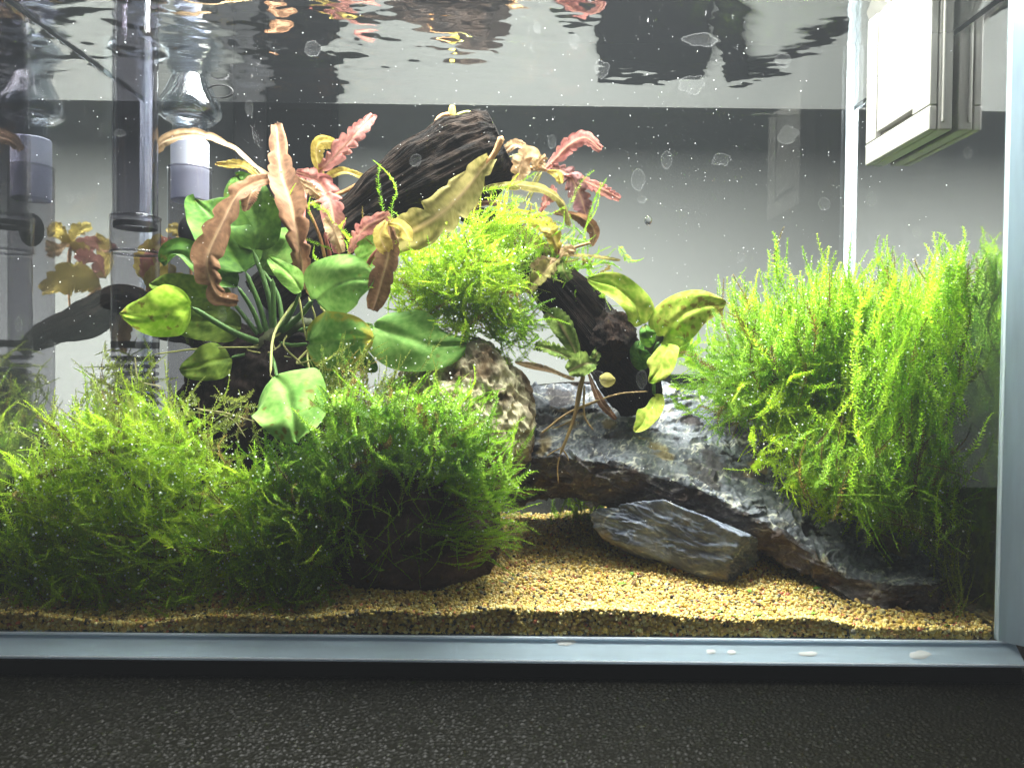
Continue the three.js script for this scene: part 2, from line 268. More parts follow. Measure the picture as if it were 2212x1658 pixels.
function loft(rails, zs, nu, nv, wob, colf) { // rails: closed ring of px polylines [u, v, z]; straight facets between them
  const cur = rails.map((r) => new THREE.CatmullRomCurve3(r.map((q) => P(q[0], q[1], q[2])), false, 'centripetal')), m = cur.length;
  let g = grid(nu, nv, (a, b) => {
    const x = (b % 1) * m, i = Math.floor(x) % m, t = sstep(0, 1, x - i) * 0.4 + (x - i) * 0.6, p = cur[i].getPoint(a).lerp(cur[(i + 1) % m].getPoint(a), t);
    if (a === 0 || a === 1) { const c = cur.reduce((s, k) => s.add(k.getPoint(a)), V()).multiplyScalar(1 / m); p.lerp(c, a === 0 ? 0.97 : 0.6); }
    return p;
  });
  const p = g.attributes.position, n = g.attributes.normal, cs = [], q = V(), w = V(), uv = [];
  for (let i = 0; i < p.count; i++) { q.fromBufferAttribute(p, i); w.fromBufferAttribute(n, i); const s = wob(q); p.setXYZ(i, q.x + w.x * s, q.y + w.y * s, q.z + w.z * s); }
  g.computeVertexNormals();
  for (let i = 0; i < p.count; i++) { q.fromBufferAttribute(p, i); const k = colf(q, V().fromBufferAttribute(g.attributes.normal, i), Math.floor(i / (nv + 1)) / nu, (i % (nv + 1)) / nv); cs.push(k.r, k.g, k.b); uv.push(q.x * 16, q.y * 16 + q.z * 12); }
  g.setAttribute('color', new THREE.Float32BufferAttribute(cs, 3)); g.setAttribute('uv', new THREE.Float32BufferAttribute(uv, 2)); return g;
}
{ // the long slab, leaning from the pitted rock down to the front right
  const top = [[1105, 835, -0.09], [1260, 822, -0.1], [1430, 825, -0.106], [1640, 880, -0.108], [1850, 950, -0.104], [2000, 1080, -0.095], [2085, 1225, -0.05]];
  const edge = [[1100, 985, -0.055], [1230, 990, -0.046], [1340, 1008, -0.043], [1520, 1060, -0.041], [1680, 1150, -0.033], [1840, 1248, -0.022], [1940, 1262, -0.014], [2044, 1258, -0.014]];
  const low = [[1100, 1090, -0.06], [1210, 1070, -0.052], [1300, 1090, -0.05], [1480, 1140, -0.046], [1640, 1180, -0.041], [1770, 1258, -0.030], [1880, 1345, -0.016], [2012, 1358, -0.014]];
  const back = [[1105, 1080, -0.11], [1230, 1060, -0.112], [1330, 1075, -0.112], [1500, 1110, -0.114], [1680, 1150, -0.114], [1800, 1200, -0.11], [2060, 1330, -0.05]];
  const wob = (q) => { const w = fbm(q.x * 22, q.y * 30, q.z * 22, 3), t = 7 * w + 150 * (q.y + 0.52 * q.x) * 0.42, f = Math.floor(t), st = sstep(0.05, 0.9, t - f) * (1 - sstep(0.9, 1, t - f)), cr = Math.abs(nz(q.x * 16 + w * 3 + q.y * 22, q.y * 80 + q.x * 40, q.z * 22)); return 0.0012 * st + 0.0042 * fbm(q.x * 40, q.y * 46, q.z * 40, 5) - 0.0016 * Math.exp(-cr * 22) + 0.0016 * fbm(q.x * 260, q.y * 340, q.z * 260, 3); };
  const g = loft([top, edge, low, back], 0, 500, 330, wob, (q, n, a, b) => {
    const s = slateCol(q), w = fbm(q.x * 70, q.y * 200, q.z * 70, 4); const dark = mix(s, mix(col(52, 40, 34), col(84, 68, 58), 0.5 + w * 1.8), 0.7);  // below the top edge the slate is painted darker, as if shaded
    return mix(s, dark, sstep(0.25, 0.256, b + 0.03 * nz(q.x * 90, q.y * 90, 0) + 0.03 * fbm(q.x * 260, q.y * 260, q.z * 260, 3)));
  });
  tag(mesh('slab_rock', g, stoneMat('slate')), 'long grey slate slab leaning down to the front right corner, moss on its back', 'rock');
}
{
  const z = -0.044, k = px(z);
  const keep = seed; seed = 91; const cut = []; for (let i = 0; i < 22; i++) cut.push([V(rr(-1, 1), rr(-1, 1), rr(-1, 1)).normalize(), rr(0.62, 0.95)]); seed = keep;
  const sh = (d) => { let k = 1.25; for (const [n, h] of cut) { const c = n.dot(d); if (c > 0.05) k = Math.min(k, h / c); } return k + 0.12 * fbm(d.x * 3, d.y * 5, d.z * 3, 4) + 0.05 * ridge(d.x * 6, d.y * 9, d.z * 6, 3); };
  const g = stone(P(1492, 1172, z), [176 * k, 84 * k, 0.017], 60, sh, (q) => mix(slateCol(q), col(96, 106, 124), 0.5), [-0.35, 0, -0.36]);
  tag(mesh('wedge_rock', g, stoneMat('slate_wedge')), 'small blue grey rock wedged on the sand under the slab', 'rock');
}
// driftwood
function wood(pts, rads, colA, colB, n, m, grain) {
  const g = stem(pts, rads, n, m, (t, th, q) => { const c = Math.cos(th), d = Math.sin(th), wv = 0.5 * nz(t * 4, c * 2, d * 2); return 1 + 0.42 * fbm(t * 2.6, c * 1.2, d * 1.2, 2) + grain * (0.9 * (ridge(t * 1.6 + wv, c * 2.2 + wv, d * 2.2, 2) - 0.4)) + 0.07 * nz(t * 5, c * 13, d * 13) + 0.045 * nz(t * 9, c * 34 + t * 6, d * 34) + 0.03 * fbm(q.x * 420, q.y * 420, q.z * 420, 2); },
    (a, b, q) => mix(colA, colB, 0.38 + 1.6 * fbm(q.x * 110, q.y * 110, q.z * 110, 4) + 0.9 * nz(a * 16, Math.cos(b * 6.283) * 22, Math.sin(b * 6.283) * 22)));
  const uv = g.attributes.uv; for (let i = 0; i < uv.count; i++) uv.setXY(i, uv.getX(i) * 2.2, uv.getY(i) * 5);
  return g;
}
const woodMat = new THREE.MeshPhysicalMaterial({ name: 'waterlogged_wood', specularIntensity: 0.2, color: 0xffffff, vertexColors: true, roughness: 0.95, bumpMap: texture(512, 512, (x, y) => { const k = 0.5 + 0.6 * fbm(x * 5, y * 46, 2, 4) + 0.2 * fbm(x * 40, y * 60, 7, 2); return [k, k, k]; }, false), bumpScale: 0.0009 });
const log = thing('driftwood', 'thick dark driftwood stump slanting up to the water surface at the middle', 'driftwood');
mesh('trunk', wood([P(560, 650, -0.082), P(680, 550, -0.084), P(770, 470, -0.087), P(850, 425, -0.089), P(930, 386, -0.089), P(1000, 350, -0.088), P(1056, 322, -0.087), P(1086, 306, -0.086)], [0.010, 0.0105, 0.0098, 0.0150, 0.0195, 0.0205, 0.0175, 0.0138], col(12, 10, 9), col(44, 35, 29), 240, 210, 0.13), woodMat, log);
const bough = thing('driftwood', 'dark driftwood branch sloping down to the slab right of the moss', 'driftwood');
mesh('trunk', wood([P(1000, 455, -0.082), P(1090, 500, -0.08), P(1180, 590, -0.075), P(1250, 670, -0.07), P(1320, 760, -0.066), P(1366, 830, -0.066), P(1385, 880, -0.068)], [0.004, 0.006, 0.0095, 0.0118, 0.0128, 0.0125, 0.009], col(12, 10, 9), col(42, 33, 28), 190, 160, 0.13), woodMat, bough);
mesh('knot', wood([P(1318, 700, -0.062), P(1322, 735, -0.053), P(1324, 760, -0.048)], [0.008, 0.009, 0.006], col(20, 15, 13), col(56, 42, 33), 40, 50, 0.3), woodMat, bough);

// ---------------------------------------------------------------- leaves
// spine: points base -> tip; half(t): half width; roll turns the blade about its spine; tooth: lobes cut along the edge
function blade(spine, o) {
  const n = o.n || 26, m = o.m || 8, cur = new THREE.CatmullRomCurve3(spine, false, 'centripetal'), cam = V(0, 0.11, 0.27), sd = o.seed || 0;
  return grid(n, m, (a, b) => {
    const t = a, s = b * 2 - 1, c = cur.getPoint(t), tg = cur.getTangent(t), side = V().crossVectors(tg, V().subVectors(cam, c)).normalize();
    side.applyAxisAngle(tg, lerp(o.roll ?? 0, o.roll2 ?? o.roll ?? 0, t)); const nn = V().crossVectors(side, tg).normalize();
    let w = o.half(t);
    if (o.tooth) { const x = (t * o.lobes + (s > 0 ? 0.5 : 0) + 3 + 0.8 * nz(t * 4 + sd, s > 0 ? 2 : 7, sd * 1.3)) % 1, k = 0.45 * (x < 0.68 ? Math.pow(x / 0.68, 0.8) : 1 - sstep(0.68, 1, x)) + 0.55 * Math.pow(Math.sin(Math.PI * x), 0.6); w *= 1 - o.tooth * (0.7 + 1.5 * nz(t * 5, sd * 1.37, s > 0 ? 1 : 5)) * (1 - k) * Math.min(1, t * 6) * Math.min(1, (1 - t) * 7); }
    c.addScaledVector(side, s * w).addScaledVector(tg, Math.abs(s) * w * (o.sweep || 0));
    const r = o.half(0.5) || 0.004;
    c.addScaledVector(nn, (o.fold || 0) * Math.abs(s) * w + (o.cup || 0) * s * s * w - 0.10 * r * Math.exp(-s * s * 60) + (o.wave || 0) * r * nz(t * 3 + sd, s * 1.2, sd * 1.7) + (o.wave || 0) * 0.6 * r * s * s * Math.sin(t * 9 + s * 2 + sd));
    return c;
  }, o.color);
}
const leafMat = new THREE.MeshPhysicalMaterial({ name: 'broad_leaf', color: 0xffffff, vertexColors: true, roughness: 0.7, specularIntensity: 0.45, transmission: 0.3, thickness: 0, ior: 1.3, side: THREE.DoubleSide });
const softMat = new THREE.MeshPhysicalMaterial({ name: 'thin_leaf', color: 0xffffff, vertexColors: true, roughness: 0.9, specularIntensity: 0.4, transmission: 0.4, thickness: 0, ior: 1.25, side: THREE.DoubleSide });
const stalkMat = (c) => new THREE.MeshStandardMaterial({ name: 'stalk', color: c, roughness: 0.7 });
const heart = (w) => (t) => w * 0.55 * (t < 0.001 ? 0.12 : Math.pow(Math.sin(Math.PI * Math.pow(t, 0.68)), 0.5) * (1 - 0.06 * t) + 0.02 * (1 - t));
const GREEN = { dark: [[50, 90, 22], [86, 126, 42]], mid: [[92, 138, 56], [132, 172, 86]], light: [[104, 156, 58], [154, 192, 98]], lime: [[134, 180, 28], [182, 212, 76]], dull: [[78, 104, 28], [116, 138, 48]], yellow: [[118, 152, 34], [176, 184, 80]] };
function leafColor(pair, sd, spots, ochre) {
  const A = col(...pair[0]), B = col(...pair[1]), br = col(110, 84, 30), ye = col(186, 168, 62);
  return (a, b, q) => {
    const s = b * 2 - 1, vein = Math.pow(Math.abs(Math.sin((a * 9 - Math.abs(s) * 3.2) * Math.PI)), 10) * 0.18 * Math.min(1, Math.abs(s) * 3);
    let c = mix(A, B, 0.45 + 1.3 * fbm(q.x * 70 + sd, q.y * 70, q.z * 70, 3) + 0.7 * nz(q.x * 460, q.y * 460, sd) + 0.45 * nz(q.x * 900, q.y * 900, sd) + vein * 1.6 + 0.35 * Math.exp(-s * s * 300));
    const n = fbm(q.x * 330 + sd * 3, q.y * 330, q.z * 330, 3); c = mix(c, br, sstep(0.5 - (spots || 0), 0.58 - (spots || 0), n + 0.35 * a) * (spots ? 0.8 : 0.5));
    if (ochre) c = mix(c, ye, sstep(0.7, 1.0, Math.max(Math.abs(s), a) + 0.5 * n) * ochre); return c;
  };
}
let ZS = 0;
const zline = (list, z0, z1, bulge = 0) => list.map((q, i) => { const t = i / (list.length - 1); return P(q[0], q[1], lerp(z0, z1, t) + ZS + bulge * Math.sin(Math.PI * t)); });
function broadLeaf(plant, spine, z0, z1, w, tone, o = {}) {
  const zz = (z0 + z1) / 2; const m = mesh('leaf', blade(zline(spine, z0, z1, o.bulge ?? 0.004), { n: 64, m: 36, half: heart(w * px(zz)), cup: -0.1, wave: 0.2, seed: (o.sd = ++sdc), ...o, color: leafColor(GREEN[tone], sdc, o.spots, o.ochre) }), leafMat, plant);
  if (o.label) m.userData.label = o.label; return m;
}
let sdc = 0;
function stalk(plant, list, z0, z1, r0, r1, c, name = 'stalk') { return mesh(name, stem(zline(list, z0, z1), [r0, (r0 + r1) / 2, r1], 14, 7), c, plant); }
const PET = stalkMat(col(62, 98, 32)), ROOT = stalkMat(col(140, 140, 74)), ROOTB = stalkMat(col(128, 104, 58)), TAN = stalkMat(col(150, 108, 62)), REDST = stalkMat(col(140, 74, 64));

const anu = thing('broad_leaf_plant', 'large plant with glossy round green leaves on the dark rock, left of the middle', 'plant');
mesh('rootstock', stem(zline([[545, 770], [585, 735], [625, 705], [680, 700]], -0.052, -0.056), [0.0035, 0.005, 0.004, 0.0025], 20, 10, (t, th, q) => 1 + 0.3 * nz(q.x * 300, q.y * 300, q.z * 300)), stalkMat(col(56, 62, 28)), anu);
broadLeaf(anu, [[530, 586], [492, 530], [455, 465], [420, 428]], -0.054, -0.070, 118, 'dark', { roll: 0.35, cup: 0.25 });
broadLeaf(anu, [[546, 540], [548, 480], [530, 425], [508, 376]], -0.058, -0.076, 112, 'dark', { roll: -0.3, cup: 0.2 });
broadLeaf(anu, [[560, 580], [590, 545], [622, 515], [640, 490]], -0.062, -0.068, 80, 'mid', { roll: -0.4 });
broadLeaf(anu, [[512, 618], [450, 590], [390, 548], [345, 566]], -0.054, -0.052, 78, 'dark', { roll: 0.75, fold: 0.5, cup: 0 });
broadLeaf(anu, [[500, 650], [430, 640], [370, 622], [322, 612]], -0.052, -0.048, 82, 'dull', { roll: 0.2 });
broadLeaf(anu, [[412, 660], [375, 672], [320, 684], [256, 676]], -0.037, -0.030, 104, 'lime', { roll: -0.25, cup: -0.26, spots: 0.1, label: 'bright lime leaf with brown specks' });
broadLeaf(anu, [[520, 705], [460, 695], [400, 690], [352, 694]], -0.052, -0.046, 82, 'dull', { roll: 0.3 });
broadLeaf(anu, [[498, 772], [465, 778], [425, 790], [387, 798]], -0.044, -0.038, 74, 'dull', { roll: 0.1, cup: -0.165 });
broadLeaf(anu, [[650, 628], [632, 600], [605, 575], [580, 555]], -0.044, -0.042, 48, 'light', { roll: 0.5 });
broadLeaf(anu, [[676, 648], [705, 622], [760, 600], [808, 600]], -0.040, -0.030, 120, 'mid', { roll: -0.2, cup: -0.16 });
broadLeaf(anu, [[664, 742], [705, 738], [760, 732], [806, 732]], -0.038, -0.028, 118, 'mid', { roll: 0.15, ochre: 0.8, cup: -0.16, label: 'leaf with yellowed edges' });
broadLeaf(anu, [[806, 700], [870, 725], [940, 745], [1008, 742]], -0.036, -0.036, 132, 'mid', { roll: -0.35, cup: -0.14 });
broadLeaf(anu, [[596, 815], [615, 845], [630, 895], [640, 952]], -0.030, -0.006, 156, 'mid', { roll: 0.1, cup: -0.14, spots: 0.08, label: 'large round pale green leaf facing the front' });
broadLeaf(anu, [[770, 560], [800, 545], [840, 525], [870, 520]], -0.054, -0.054, 60, 'light', { roll: 0.2 });
broadLeaf(anu, [[700, 790], [740, 770], [780, 780], [815, 800]], -0.056, -0.05, 56, 'dark', { roll: 0.2 });
broadLeaf(anu, [[640, 790], [690, 800], [720, 820], [735, 845]], -0.05, -0.045, 50, 'dark', { roll: 0.2 });
for (const [l, z1, r] of [[[[580, 735], [560, 660], [530, 586]], -0.05, 0.0012], [[[590, 730], [580, 640], [546, 540]], -0.054, 0.0012], [[[574, 745], [500, 715], [412, 662]], -0.037, 0.0013], [[[570, 735], [545, 670], [512, 618]], -0.044, 0.001], [[[600, 720], [640, 690], [676, 648]], -0.04, 0.0013], [[[600, 740], [630, 745], [664, 742]], -0.038, 0.0008], [[[575, 750], [590, 780], [598, 818]], -0.03, 0.0008], [[[560, 755], [530, 765], [498, 772]], -0.044, 0.0008], [[[585, 730], [620, 690], [650, 628]], -0.044, 0.001], [[[640, 715], [730, 700], [806, 700]], -0.036, 0.001], [[[590, 740], [590, 680], [588, 600]], -0.05, 0.0012], [[[570, 740], [540, 700], [500, 650]], -0.052, 0.001], [[[610, 720], [600, 640], [565, 580]], -0.06, 0.001]]) stalk(anu, l, -0.052, z1, r * 1.15, r * 0.8, PET);
for (let i = 0; i < 9; i++) { const u0 = rr(555, 680), v0 = rr(715, 760), l = rnd() < 0.35; stalk(anu, [[u0, v0], [u0 + rr(-50, 20), v0 + rr(10, 40)], [u0 + (l ? rr(-150, -60) : rr(-40, 60)), v0 + rr(20, 110)]], -0.05, rr(-0.05, -0.036), 0.0005, 0.00035, ROOT, 'root'); }
stalk(anu, [[636, 650], [592, 720], [583, 810]], -0.045, -0.03, 0.00055, 0.0005, stalkMat(col(190, 190, 120)), 'root');
stalk(anu, [[560, 750], [440, 752], [330, 765]], -0.045, -0.035, 0.00045, 0.0003, ROOT, 'root');
for (const l of [[[645, 640], [655, 700], [660, 730]], [[665, 640], [680, 690], [672, 720]], [[690, 660], [715, 690], [740, 700]]]) stalk(anu, l, -0.042, -0.04, 0.0005, 0.0003, ROOT, 'root');
for (const l of [[[420, 880], [500, 905], [530, 945]], [[425, 885], [480, 890], [550, 910]], [[290, 770], [300, 820], [350, 835]]]) stalk(anu, l, -0.03, -0.028, 0.00028, 0.0002, stalkMat(col(190, 180, 130)), 'root');

const anu2 = thing('broad_leaf_plant', 'small plant with spotted yellow green leaves on the driftwood branch, right of the middle', 'plant');
mesh('rootstock', stem(zline([[1380, 770], [1405, 740], [1440, 720]], -0.058, -0.058), [0.003, 0.0035, 0.002], 14, 8), stalkMat(col(52, 56, 28)), anu2);
broadLeaf(anu2, [[1424, 738], [1450, 700], [1500, 665], [1568, 652]], -0.056, -0.050, 96, 'yellow', { roll: -0.1, spots: 0.16, cup: -0.2, label: 'yellow green leaf with brown spots along its lower edge' });
broadLeaf(anu2, [[1388, 700], [1375, 660], [1330, 620], [1268, 602]], -0.058, -0.056, 66, 'yellow', { roll: 0.5, fold: 0.25 });
broadLeaf(anu2, [[1430, 755], [1450, 745], [1475, 725], [1492, 705]], -0.064, -0.064, 62, 'lime', { roll: 0.2 });
broadLeaf(anu2, [[1440, 742], [1432, 770], [1420, 800], [1402, 826]], -0.052, -0.045, 62, 'yellow', { roll: 0.5 });
broadLeaf(anu2, [[1413, 855], [1405, 880], [1388, 910], [1370, 932]], -0.05, -0.043, 56, 'yellow', { roll: 0.7 });
broadLeaf(anu2, [[1412, 742], [1402, 730], [1395, 716], [1392, 702]], -0.05, -0.047, 34, 'dark', { roll: 0.2 });
broadLeaf(anu2, [[1400, 790], [1385, 775], [1378, 755], [1385, 735]], -0.055, -0.053, 40, 'dark', { roll: 0.2 });
for (const l of [[[1395, 760], [1390, 730], [1388, 702]], [[1400, 760], [1412, 755], [1424, 738]], [[1405, 765], [1425, 755], [1440, 744]], [[1400, 770], [1410, 815], [1413, 855]]]) stalk(anu2, l, -0.058, -0.054, 0.001, 0.0008, PET);

// ---------------------------------------------------------------- lobed red and olive plants
const RED = { brown: [[94, 66, 46], [136, 102, 76]], pink: [[138, 84, 80], [180, 126, 116]], mauve: [[108, 74, 76], [148, 110, 106]], tan: [[138, 112, 82], [182, 156, 122]], yellow: [[136, 116, 48], [186, 168, 90]], olive: [[108, 102, 56], [152, 140, 88]], green: [[84, 108, 44], [132, 152, 78]] };
function lobed(plant, spine, z0, z1, w, tone, o = {}) {
  const zz = (z0 + z1) / 2, sd = ++sdc, A = col(...RED[tone][0]), B = col(...RED[tone][1]), hw = w * px(zz) * 0.56;
  const half = (t) => hw * (0.16 + 0.84 * Math.pow(Math.sin(Math.PI * clamp(0.04 + 0.93 * t, 0, 1)), 0.65) * (0.55 + 0.45 * sstep(0, 0.5, t))) * (t > 0.985 ? 0.3 : 1);
  const lv = col(222, 186, 150);
  return mesh('leaf', blade(zline(spine, z0, z1, o.bulge ?? 0.003), {
    n: 110, m: 12, half, tooth: (o.tooth ?? 0.55) * 0.9, lobes: (o.lobes ?? 9) * 1.25, sweep: 0.3, fold: o.fold ?? 0.25, wave: 0.35, seed: sd, roll: 0.2, ...o, tooth: (o.tooth ?? 0.55) * 0.9, lobes: (o.lobes ?? 9) * 1.25,
    color: (a, b, q) => { const s = b * 2 - 1; return mix(mix(A, B, 0.5 + 1.4 * fbm(q.x * 90 + sd, q.y * 90, q.z * 90, 3) + 0.7 * nz(q.x * 500, q.y * 500, sd) + 0.5 * nz(q.x * 1100, q.y * 1100, sd)), lv, 0.4 * Math.exp(-s * s * 90)); },
  }), softMat, plant);
}
const r1 = thing('red_lobed_plant', 'bushy red brown plant with toothed leaves, behind the round leaves at left', 'plant');
stalk(r1, [[668, 640], [655, 560], [640, 400]], -0.055, -0.069, 0.0012, 0.0009, TAN, 'stem'); stalk(r1, [[700, 620], [712, 560], [700, 500]], -0.056, -0.056, 0.001, 0.0008, REDST, 'stem');
lobed(r1, [[657, 626], [648, 545], [628, 440], [606, 370], [596, 266]], -0.05, -0.088, 56, 'brown', { lobes: 9, roll: 0.1, bulge: 0.024 });
lobed(r1, [[640, 400], [570, 374], [496, 318], [414, 291], [352, 306], [338, 328]], -0.070, -0.07, 34, 'tan', { roll: 0.9, lobes: 7 });
lobed(r1, [[640, 380], [569, 387], [516, 414], [478, 482], [450, 545], [447, 585], [468, 638], [514, 650]], -0.068, -0.034, 56, 'brown', { lobes: 7, tooth: 0.6, roll: 0.3, bulge: 0.016 });
lobed(r1, [[640, 372], [690, 392], [712, 440], [731, 548]], -0.068, -0.054, 52, 'pink', { lobes: 8, roll: -0.3 });
lobed(r1, [[754, 545], [784, 495], [843, 463]], -0.052, -0.05, 38, 'pink', { lobes: 6 });
lobed(r1, [[664, 378], [700, 358], [734, 324], [774, 284], [808, 246]], -0.084, -0.084, 40, 'pink', { lobes: 8, roll: -0.2 });
lobed(r1, [[693, 380], [684, 335], [690, 308], [722, 308]], -0.084, -0.08, 34, 'yellow', { tooth: 0.25, roll: 0.5 });
lobed(r1, [[792, 384], [741, 370], [696, 386]], -0.086, -0.084, 20, 'yellow', { tooth: 0.2, roll: 0.6 });
lobed(r1, [[569, 392], [529, 360], [466, 354]], -0.074, -0.074, 22, 'yellow', { tooth: 0.35, roll: 0.6 });
lobed(r1, [[560, 400], [540, 420], [530, 455]], -0.066, -0.05, 30, 'brown', { tooth: 0.3 });
lobed(r1, [[640, 384], [672, 410], [692, 425]], -0.055, -0.05, 26, 'tan', { tooth: 0.5 });
lobed(r1, [[700, 470], [720, 500], [738, 545]], -0.05, -0.046, 30, 'tan', { tooth: 0.6 });
stalk(r1, [[808, 378], [740, 415], [660, 445]], -0.086, -0.08, 0.0011, 0.0009, TAN, 'runner');
stalk(r1, [[702, 560], [690, 510], [640, 400]], -0.054, -0.054, 0.0008, 0.0006, TAN, 'stem');
stalk(r1, [[731, 548], [735, 590], [728, 640]], -0.05, -0.054, 0.0008, 0.0007, REDST, 'stem'); stalk(r1, [[754, 545], [735, 590], [715, 640]], -0.052, -0.056, 0.0009, 0.0007, REDST, 'stem');
stalk(r1, [[664, 378], [655, 480], [668, 600]], -0.084, -0.06, 0.0008, 0.0007, REDST, 'stem');
stalk(r1, [[620, 500], [665, 580], [690, 650]], -0.048, -0.05, 0.0008, 0.0006, TAN, 'stem');

const r2 = thing('red_lobed_plant', 'large translucent olive leaf and hanging brown leaf in front of the dark stump', 'plant');
stalk(r2, [[1085, 293], [1066, 334], [1030, 378]], -0.046, -0.046, 0.0015, 0.0009, TAN, 'stem');
lobed(r2, [[1062, 340], [1030, 378], [988, 428], [938, 472], [880, 505], [828, 528]], -0.046, -0.04, 84, 'olive', { lobes: 5, tooth: 0.5, roll: 0.1, fold: 0.15 });
lobed(r2, [[838, 478], [842, 520], [836, 560], [818, 626], [804, 670]], -0.038, -0.032, 50, 'brown', { lobes: 6, tooth: 0.3, roll: 0.2 });
lobed(r2, [[838, 480], [865, 488], [888, 520]], -0.036, -0.034, 34, 'yellow', { tooth: 0.15, roll: 0.6 });
lobed(r2, [[834, 478], [822, 510], [836, 545]], -0.035, -0.033, 40, 'yellow', { tooth: 0.15, roll: -0.4 });
stalk(r2, [[840, 520], [800, 560], [770, 640]], -0.042, -0.052, 0.0011, 0.0009, REDST, 'stem');

ZS = -0.024;
const r3 = thing('red_lobed_plant', 'pink leaved plant at upper right of the stump with dangling roots', 'plant');
lobed(r3, [[1176, 366], [1200, 344], [1227, 314], [1263, 297], [1299, 324]], -0.06, -0.056, 36, 'pink', { lobes: 8 });
lobed(r3, [[1176, 362], [1150, 338], [1128, 351], [1116, 396]], -0.058, -0.05, 48, 'tan', { lobes: 6, roll: -0.2 });
lobed(r3, [[1190, 360], [1227, 377], [1253, 423], [1267, 472]], -0.058, -0.052, 50, 'mauve', { lobes: 7 });
lobed(r3, [[1196, 376], [1250, 388], [1300, 408], [1340, 429]], -0.056, -0.05, 30, 'pink', { lobes: 8, roll: 0.5 });
lobed(r3, [[1150, 330], [1114, 311], [1078, 337]], -0.06, -0.054, 24, 'tan', { tooth: 0.35, roll: 0.6 });
lobed(r3, [[1167, 458], [1185, 425], [1198, 405]], -0.066, -0.064, 30, 'pink', { lobes: 6 });
lobed(r3, [[1180, 368], [1160, 355], [1178, 338]], -0.055, -0.05, 26, 'tan', { lobes: 5 });
lobed(r3, [[1182, 370], [1205, 378], [1212, 396]], -0.055, -0.05, 20, 'yellow', { tooth: 0.3 });
lobed(r3, [[1030, 408], [1088, 400], [1171, 407], [1214, 437], [1230, 488]], -0.052, -0.042, 26, 'olive', { tooth: 0.3, roll: 0.8, lobes: 6 });
lobed(r3, [[1002, 442], [1071, 438], [1138, 462], [1180, 470]], -0.054, -0.05, 20, 'mauve', { tooth: 0.4, roll: 0.8 });
lobed(r3, [[1002, 444], [1014, 455], [1020, 475]], -0.052, -0.05, 22, 'mauve', { tooth: 0.2 });
lobed(r3, [[1196, 458], [1250, 468], [1283, 496], [1278, 532]], -0.052, -0.046, 28, 'brown', { tooth: 0.12, roll: 0.4 });
stalk(r3, [[989, 250], [1028, 284], [1065, 321]], -0.06, -0.058, 0.0013, 0.0011, TAN, 'runner'); stalk(r3, [[1065, 321], [1110, 356], [1176, 366]], -0.058, -0.058, 0.0011, 0.0011, TAN, 'runner');
for (const l of [[[1170, 370], [1158, 400], [1140, 440]], [[1168, 372], [1150, 405], [1128, 442]], [[1164, 370], [1150, 395], [1145, 425]], [[1068, 325], [1066, 350], [1046, 400]], [[1130, 330], [1090, 345], [1072, 372]], [[1074, 350], [1060, 420], [1055, 460]], [[972, 470], [974, 510], [972, 545]]]) stalk(r3, l, -0.057, -0.055, 0.0005, 0.0003, ROOT, 'root');

const r4 = thing('cut_stem_plant', 'yellow cut stem with pale roots perched on top of the stump', 'plant');
mesh('stem', stem(zline([[977, 226], [976, 246], [984, 282]], -0.06, -0.06), [0.0014, 0.0019, 0.0013], 14, 8, (t, th, q) => 1 + 0.25 * nz(q.x * 500, q.y * 500, 0)), stalkMat(col(140, 122, 40)), r4);
for (const [l, a, b, c] of [[[[972, 246], [950, 252], [933, 276]], 0.0011, 0.0008, TAN], [[[985, 250], [1010, 242], [1030, 250]], 0.001, 0.0006, ROOT], [[[976, 262], [962, 275], [952, 290]], 0.0007, 0.0004, ROOT], [[[978, 262], [974, 278], [965, 292]], 0.0008, 0.0005, ROOT], [[[1020, 290], [1015, 320], [1002, 335]], 0.0008, 0.0005, ROOT], [[[940, 300], [960, 296], [985, 292]], 0.0006, 0.0004, ROOT], [[[1030, 280], [1050, 285], [1075, 292]], 0.0005, 0.0003, ROOT], [[[1030, 285], [1045, 296], [1062, 300]], 0.0005, 0.0003, ROOT]]) stalk(r4, l, -0.058, -0.056, a, b, c, 'root');
lobed(r4, [[1072, 285], [1055, 268], [1035, 262]], -0.058, -0.056, 16, 'green', { tooth: 0.2 });

ZS = 0;
const r5 = thing('lobed_plant', 'olive and yellow lobed plant rooted on top of the driftwood branch', 'plant');
lobed(r5, [[1206, 556], [1190, 572], [1167, 595], [1136, 631]], -0.058, -0.05, 38, 'olive', { tooth: 0.35, lobes: 7 });
lobed(r5, [[1207, 550], [1192, 505], [1172, 474]], -0.06, -0.058, 36, 'yellow', { lobes: 6 });
lobed(r5, [[1215, 552], [1270, 551], [1340, 561]], -0.06, -0.056, 12, 'olive', { tooth: 0.5, roll: 0.8 });
lobed(r5, [[1202, 552], [1160, 528], [1118, 500]], -0.062, -0.062, 34, 'olive', { lobes: 6 });
lobed(r5, [[1208, 555], [1225, 540], [1240, 545]], -0.056, -0.053, 24, 'tan', { tooth: 0.4 });
lobed(r5, [[1140, 490], [1165, 485], [1200, 510]], -0.064, -0.06, 26, 'yellow', { lobes: 5 });
lobed(r5, [[1200, 558], [1172, 566], [1148, 580]], -0.056, -0.055, 26, 'tan', { lobes: 5 });
lobed(r5, [[1212, 560], [1220, 590], [1230, 605]], -0.056, -0.053, 26, 'green', { lobes: 5 });
stalk(r5, [[1210, 552], [1240, 535], [1276, 524]], -0.056, -0.05, 0.0005, 0.0006, TAN); stalk(r5, [[1196, 500], [1206, 525], [1207, 550]], -0.06, -0.06, 0.0009, 0.001, REDST);

